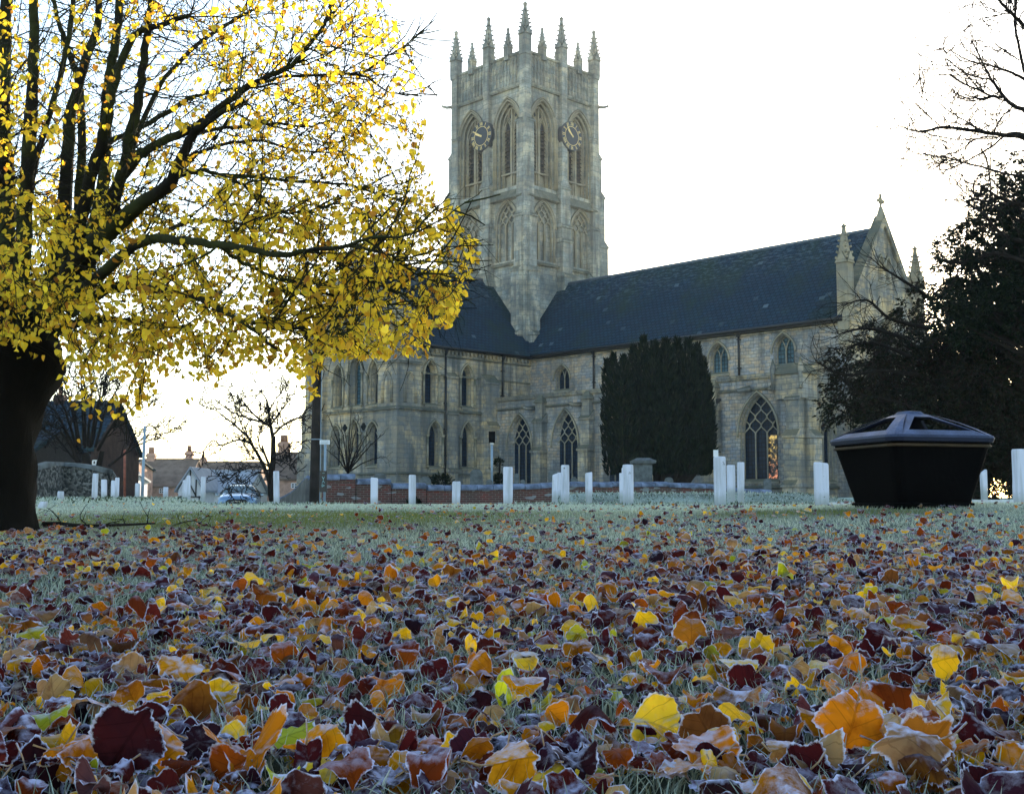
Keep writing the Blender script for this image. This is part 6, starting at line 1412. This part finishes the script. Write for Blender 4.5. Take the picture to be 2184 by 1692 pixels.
# the ones nearest the camera are things of their own
HERO = [ # px, py (base), width px, colour, tilt towards us, label
 (955, 1386, 74, 'tan', 1.1, 'broad pale-ochre leaf propped upright in the middle of the litter, like a small tent'),
 (1400, 1592, 150, 'yellow', .9, 'largest golden leaf, arched like a tunnel, in the right middle of the foreground'),
 (1090, 1705, 150, 'amber', .9, 'big amber-yellow leaf at the bottom edge in the centre'),
 (722, 1682, 100, 'russet', 1.25, 'fiery russet leaf standing on edge near the bottom, left of centre'),
 (875, 1668, 110, 'amber', .7, 'brown-gold leaf with a tall pale stalk beside the fiery russet one'),
 (2112, 1560, 84, 'russet', 1.2, 'round orange-brown leaf standing on edge at the far right'),
 (1588, 1490, 96, 'maroon', 1.2, 'big nearly black maroon leaf standing up, left of the grey-mauve pointed one'),
 (1762, 1432, 84, 'plum', 1.0, 'pointed grey-mauve leaf with a pale bloom, right of the big maroon one'),
 (1962, 1590, 84, 'yellow', .9, 'bright yellow leaf with frosted rim at the lower right'),
 (1772, 1535, 74, 'yellow', 1.0, 'yellow leaf leaning up beside a mauve fold at the lower right'),
 (142, 1530, 70, 'yellow', 1.1, 'clear yellow leaf standing alone at the lower left'),
 (1992, 1452, 52, 'maroon', 1.3, 'small round blood-red leaf standing on edge at the right'),
 (1886, 1356, 58, 'lime', .9, 'lemon-lime leaf lying tilted at the upper right of the litter'),
 (1156, 1312, 52, 'tan', 1.2, 'upright pale tan leaf standing square in the middle distance'),
 (40, 1440, 84, 'tan', .9, 'large ochre leaf fading to green at the left edge'),
 (560, 1500, 96, 'plum', .5, 'folded dusky purple leaf low at the left, half covering an amber one'),
 (2058, 1640, 110, 'russet', .9, 'rusty leaf shading into dark red at the lower right'),
 (1700, 1682, 140, 'maroon', .8, 'very dark wine-red leaf with jagged white rim at the bottom right'),
 (1555, 1680, 90, 'amber', 1.1, 'round amber leaf with brown blotches near the bottom right'),
 (790, 1590, 120, 'maroon', .8, 'dark scalloped leaf hollowed like a cave in the lower left'),
 (970, 1290, 40, 'lime', .9, 'small yellow-green leaf upright in the middle distance'),
 (2010, 1400, 60, 'russet', 1.0, 'rust-coloured leaf standing at the right beyond the red round one')]
hp = []; hs = []; ht = []; hk = []
for px, py, w, k, t, l in HERO:
    Y = 1.2
    for _ in range(40):
        x = (px-CX)/FPX*Y; g = float(G(x, Y))+.004; Y = max(1.0, -(g)*FPX/(py-YH)) if py > YH else Y
    hp.append((x, Y, g)); hs.append(w/FPX*Y*.86); ht.append(t); hk.append(KEYS.index(k))
NH = len(HERO); nearx, neary = scatter(1.05, 3.0, 1650, rg)
o = np.argsort(neary); nearx, neary = nearx[o], neary[o]; vis = np.where(neary > 1.27)[0][:300-NH]
ind = np.zeros(len(nearx), bool); ind[vis] = True
ix, iy = nearx[ind], neary[ind]; n = len(ix)
pos = np.concatenate([np.array(hp), np.stack([ix, iy, G(ix, iy)+rg.uniform(.004, .034, n)], 1)]); size = np.concatenate([np.array(hs)*1.05, sizes(n, rg)*1.25])
tilt = np.concatenate([np.array(ht), rg.normal(.3, .5, n)]); yaw = rg.uniform(0, 2*np.pi, n+NH); keys = np.concatenate([hk, rg.choice(len(KEYS), n, p=PR)]).astype(int); curl = np.concatenate([rg.uniform(1.0, 2.0, NH), rg.normal(1.5, 1.8, n)])
V, F, C4, E, UV, keys = make_leaves(n+NH, pos, size, 72, (.3, .6, .82, .96, 1.0), .028, rg, keys, tilt, yaw, curl)
WORD = {'maroon': 'dark maroon', 'plum': 'purplish brown', 'russet': 'rust-red', 'amber': 'amber orange', 'yellow': 'golden yellow', 'tan': 'dull tan', 'lime': 'yellow-green'}
def fan_center(V):   # drop the doubled corner of the centre fan
    return V
for i in range(n+NH):
    org = V[i].mean(0); me = bpy.data.meshes.new('fallen_leaf'); vv = V[i]-org
    fl = [tuple(f) if f[2] != f[3] else tuple(f[:3]) for f in F]; sv = []; 
    # petiole: a thin stalk leaving the notch of the blade
    nb = 1+4*72+18; p0 = Vector(vv[nb]); d = (p0-Vector(vv[0])).normalized(); d = (d+Vector((0, 0, random.uniform(.0, .9)))).normalized(); q = MB()
    Lp = size[i]*random.uniform(.3, .75); q.tube([p0, p0+d*Lp*.5+rvec(.002), p0+d*Lp+Vector((0, 0, .003))+rvec(.003)], [.0011, .001, .0013], 4)
    k0 = len(vv); me.from_pydata([tuple(v) for v in vv]+q.v, [], fl+[tuple(a+k0 for a in f) for f in q.f]); nq = len(q.v)
    c4 = np.concatenate([C4[i], np.tile([.42, .30, .18, 1], (nq, 1))]); a_ = me.color_attributes.new('Col', 'FLOAT_COLOR', 'POINT'); a_.data.foreach_set('color', c4.astype(np.float32).ravel())
    a_ = me.attributes.new('edge', 'FLOAT', 'POINT'); a_.data.foreach_set('value', np.concatenate([E[i], np.full(nq, .9)]).astype(np.float32)); a_ = me.attributes.new('LUV', 'FLOAT_VECTOR', 'POINT'); a_.data.foreach_set('vector', np.concatenate([UV[i], np.full((nq, 3), .3)]).astype(np.float32).ravel())
    me.polygons.foreach_set('use_smooth', [True]*len(me.polygons)); me.materials.append(M['litter']); ob = bpy.data.objects.new('fallen_leaf', me); C.objects.link(ob); ob.location = org
    if i < NH: lab = HERO[i][5]
    else:
        tl_ = abs(tilt[i]); form = 'standing on edge' if tl_ > .8 else ('tightly curled' if abs(curl[i]) > 3 else ('propped at a slant' if tl_ > .35 else 'lying nearly flat'))
        sz = 'large' if size[i] > .06 else ('small' if size[i] < .046 else 'middling'); lab = f"{sz} {WORD[KEYS[keys[i]]]} frosted leaf {form} in the nearest litter"
    tag(ob, lab, 'fallen leaf', 'fallen leaves nearest the camera')
def stuff_leaves(parts, name):
    Vs, Fs, Cs, Es, Us = [], [], [], [], []; k = 0
    for V, F, C4, E, U in parts:
        n, v = V.shape[:2]; Fs.append(((F[None]+(np.arange(n)*v)[:, None, None]).reshape(-1, 4))+k); Vs.append(V.reshape(-1, 3)); Cs.append(C4.reshape(-1, 4)); Es.append(E.ravel()); Us.append(U.reshape(-1, 3)); k += n*v
    # centre fans as quads with a doubled corner are split off as proper triangles
    F = np.concatenate(Fs); T3 = np.concatenate([F[:, [0, 1, 2]], F[F[:, 2] != F[:, 3]][:, [0, 2, 3]]])
    return np_mesh(name, np.concatenate(Vs), T3, M['litter'], np.concatenate(Cs), np.concatenate(Us), extra={'edge': np.concatenate(Es)})
parts = []
x, y = nearx[~ind], neary[~ind]; n = len(x); sz = sizes(n, rg); a = make_leaves(n, np.stack([x, y, G(x, y)+rg.uniform(0, .028, n)], 1), sz, 26, (.35, .7, .9, 1.0), .03, rg, tilt=rg.normal(.15, .42, n), yaw=rg.uniform(0, 6.28, n)); parts.append(a[:5]); print('near', n)
for y0, y1, dn, na, rings in ((3.0, 5.5, 1020, 14, (.5, .88, 1.0)), (5.5, 10, 700, 9, (.85, 1.0)), (10, 21, 330, 7, (.82, 1.0))):
    x, y = scatter(y0, y1, dn, rg); n = len(x); print('leaves', y0, n)
    sz = sizes(n, rg); a = make_leaves(n, np.stack([x, y, G(x, y)+rg.uniform(0, .028, n)], 1), sz, na, rings, 0, rg, tilt=rg.normal(.15, .42, n), yaw=rg.uniform(0, 6.28, n)); parts.append(a[:5])
tag(stuff_leaves(parts, 'leaf_litter'), 'carpet of frosted fallen lime leaves spreading back over the green', 'fallen leaves', kind='stuff')

# ---------------------------------------------------------------- grass
def blades(y0, y1, per, h, w, rg, seg):
    A = .5*.90*(y1**2-y0**2)+.5*(y1-y0); n = int(A*per); y = np.sqrt(rg.uniform(y0**2, y1**2, n)); x = rg.uniform(-1, 1, n)*(.45*y+.25)
    clump = np.sin(x*7+3*np.sin(y*5))*np.cos(y*8+2*np.sin(x*6)); kp = rg.uniform(-1, 1.4, n) < clump+.75; x, y = x[kp], y[kp]; n = len(x)
    H = h*rg.uniform(.4, 1.25, n); Wd = w*rg.uniform(.7, 1.3, n); yaw = rg.uniform(0, 2*np.pi, n); lean = rg.uniform(.1, 1.0, n); la = rg.uniform(0, 2*np.pi, n)
    base = np.stack([x, y, G(x, y)-.004], 1); dx = np.stack([np.cos(yaw), np.sin(yaw), np.zeros(n)], 1); ld = np.stack([np.cos(la), np.sin(la), np.zeros(n)], 1)
    green = np.exp(-(((x+2.2)/2.6)**2+((y-12.0)/3.2)**2))+.9*np.exp(-(((x-2.6)/1.0)**2+((y-9.7)/.6)**2)); green = np.clip(green*1.5, 0, 1)
    fz = np.clip(rg.normal(.5+.35*ss(3, 10, y), .22, n)-green*1.0, .02, 1); vs = []; cs = []; g0 = np.array([(.022, .045, .012), (.035, .06, .018), (.03, .04, .015)])[rg.integers(0, 3, n)]*(1+green[:, None]*np.array([3.0, 2.0, .2])); fr = np.array([.60, .70, .64])
    for j in range(seg):
        t = j/seg; p = base+ld*(lean*H*t*t)[:, None]+np.array([0, 0, 1])*(H*t*(1-.25*lean*t))[:, None]; ww = Wd*(1-.55*t**1.5)/2
        c = g0*(1-(fz*(.25+.6*t))[:, None])+fr*(fz*(.25+.6*t))[:, None]; ce = g0*(1-fz*.95)[:, None]+fr*1.05*(fz*.95)[:, None]; 
        vs += [p-dx*ww[:, None]-ld*0, p+np.array([0, 0, -1])*(ww*.0)[:, None]+ld*(ww*.5)[:, None], p+dx*ww[:, None]]; cs += [ce, c, ce]
    p = base+ld*(lean*H)[:, None]+np.array([0, 0, 1])*(H*(1-.25*lean))[:, None]; vs.append(p); cs.append(g0*(1-fz)[:, None]+fr*fz[:, None]*1.1)
    V = np.stack(vs, 1); Cc = np.stack(cs, 1); v = V.shape[1]; F = []
    for j in range(seg-1):
        for s in (0, 1): a = j*3+s; F += [(a, a+1, a+4), (a, a+4, a+3)]
    a = (seg-1)*3; F += [(a, a+1, a+3), (a+1, a+2, a+3)]; F = np.array(F)
    return V.reshape(-1, 3), (F[None]+(np.arange(n)*v)[:, None, None]).reshape(-1, 3), Cc.reshape(-1, 3)
Vs, Fs, Cs = [], [], []; k = 0
for args in ((1.0, 3.0, 7500, .052, .0024, 3), (3.0, 6, 3800, .046, .0036, 2), (6, 11, 1900, .036, .006, 1), (11, 22, 900, .034, .011, 1)):
    V, F, c = blades(*args[:5], rg, args[5]); Vs.append(V); Fs.append(F+k); Cs.append(c); k += len(V)
x = rg.uniform(-26, 14, 26000); y = rg.uniform(20, 34, 26000)
cc = np.concatenate(Cs); o = np_mesh('grass', np.concatenate(Vs), np.concatenate(Fs), M['bladeg'], np.concatenate([np.clip(cc, 0, 1), np.ones((len(cc), 1))], 1)); tag(o, 'short frosted grass of the green, pale blue-green with rime', 'grass', kind='stuff'); print('grass tris', sum(len(f) for f in Fs))
# tufts along the bank and the far left of the green
n = 30000; x = np.concatenate([rg.uniform(-18, -3, n//2), rg.uniform(0, 9.5, n//2)]); y = rg.uniform(19, 33, n); d = rg.normal(0, .5, (n, 3)); d[:, 2] = rg.uniform(.4, 1, n)
R = rot_to(d); V, F = batch(blade*np.array([.35, .35, 1]), bladeF, np.stack([x, y, G(x, y)-.01], 1), R, rg.uniform(.04, .10, n)); c = np.array([(.03, .05, .02), (.30, .38, .37), (.38, .46, .45), (.16, .22, .19)])[rg.integers(0, 4, n)]; c = np.repeat(c, 4, 0)
o = np_mesh('grass', V, F, M['bladeg'], np.concatenate([c, np.ones((len(c), 1))], 1)); tag(o, 'frosted rough grass on the far bank and beyond the posts', 'grass', kind='stuff')

# ---------------------------------------------------------------- morning haze
HZ = 0.0003
hm = bpy.data.materials.new('haze'); hm.use_nodes = True; t_ = hm.node_tree; t_.nodes.remove(t_.nodes['Principled BSDF'])
pv = t_.nodes.new('ShaderNodeVolumePrincipled'); pv.inputs['Color'].default_value = (.86, .93, .92, 1); pv.inputs['Density'].default_value = HZ; pv.inputs['Anisotropy'].default_value = .35
t_.links.new(pv.outputs[0], t_.nodes['Material Output'].inputs['Volume'])
q = MB(); q.box((-170, -12, -3.5), (170, 250, 46)); tag(q.build('haze', hm), kind='stuff')
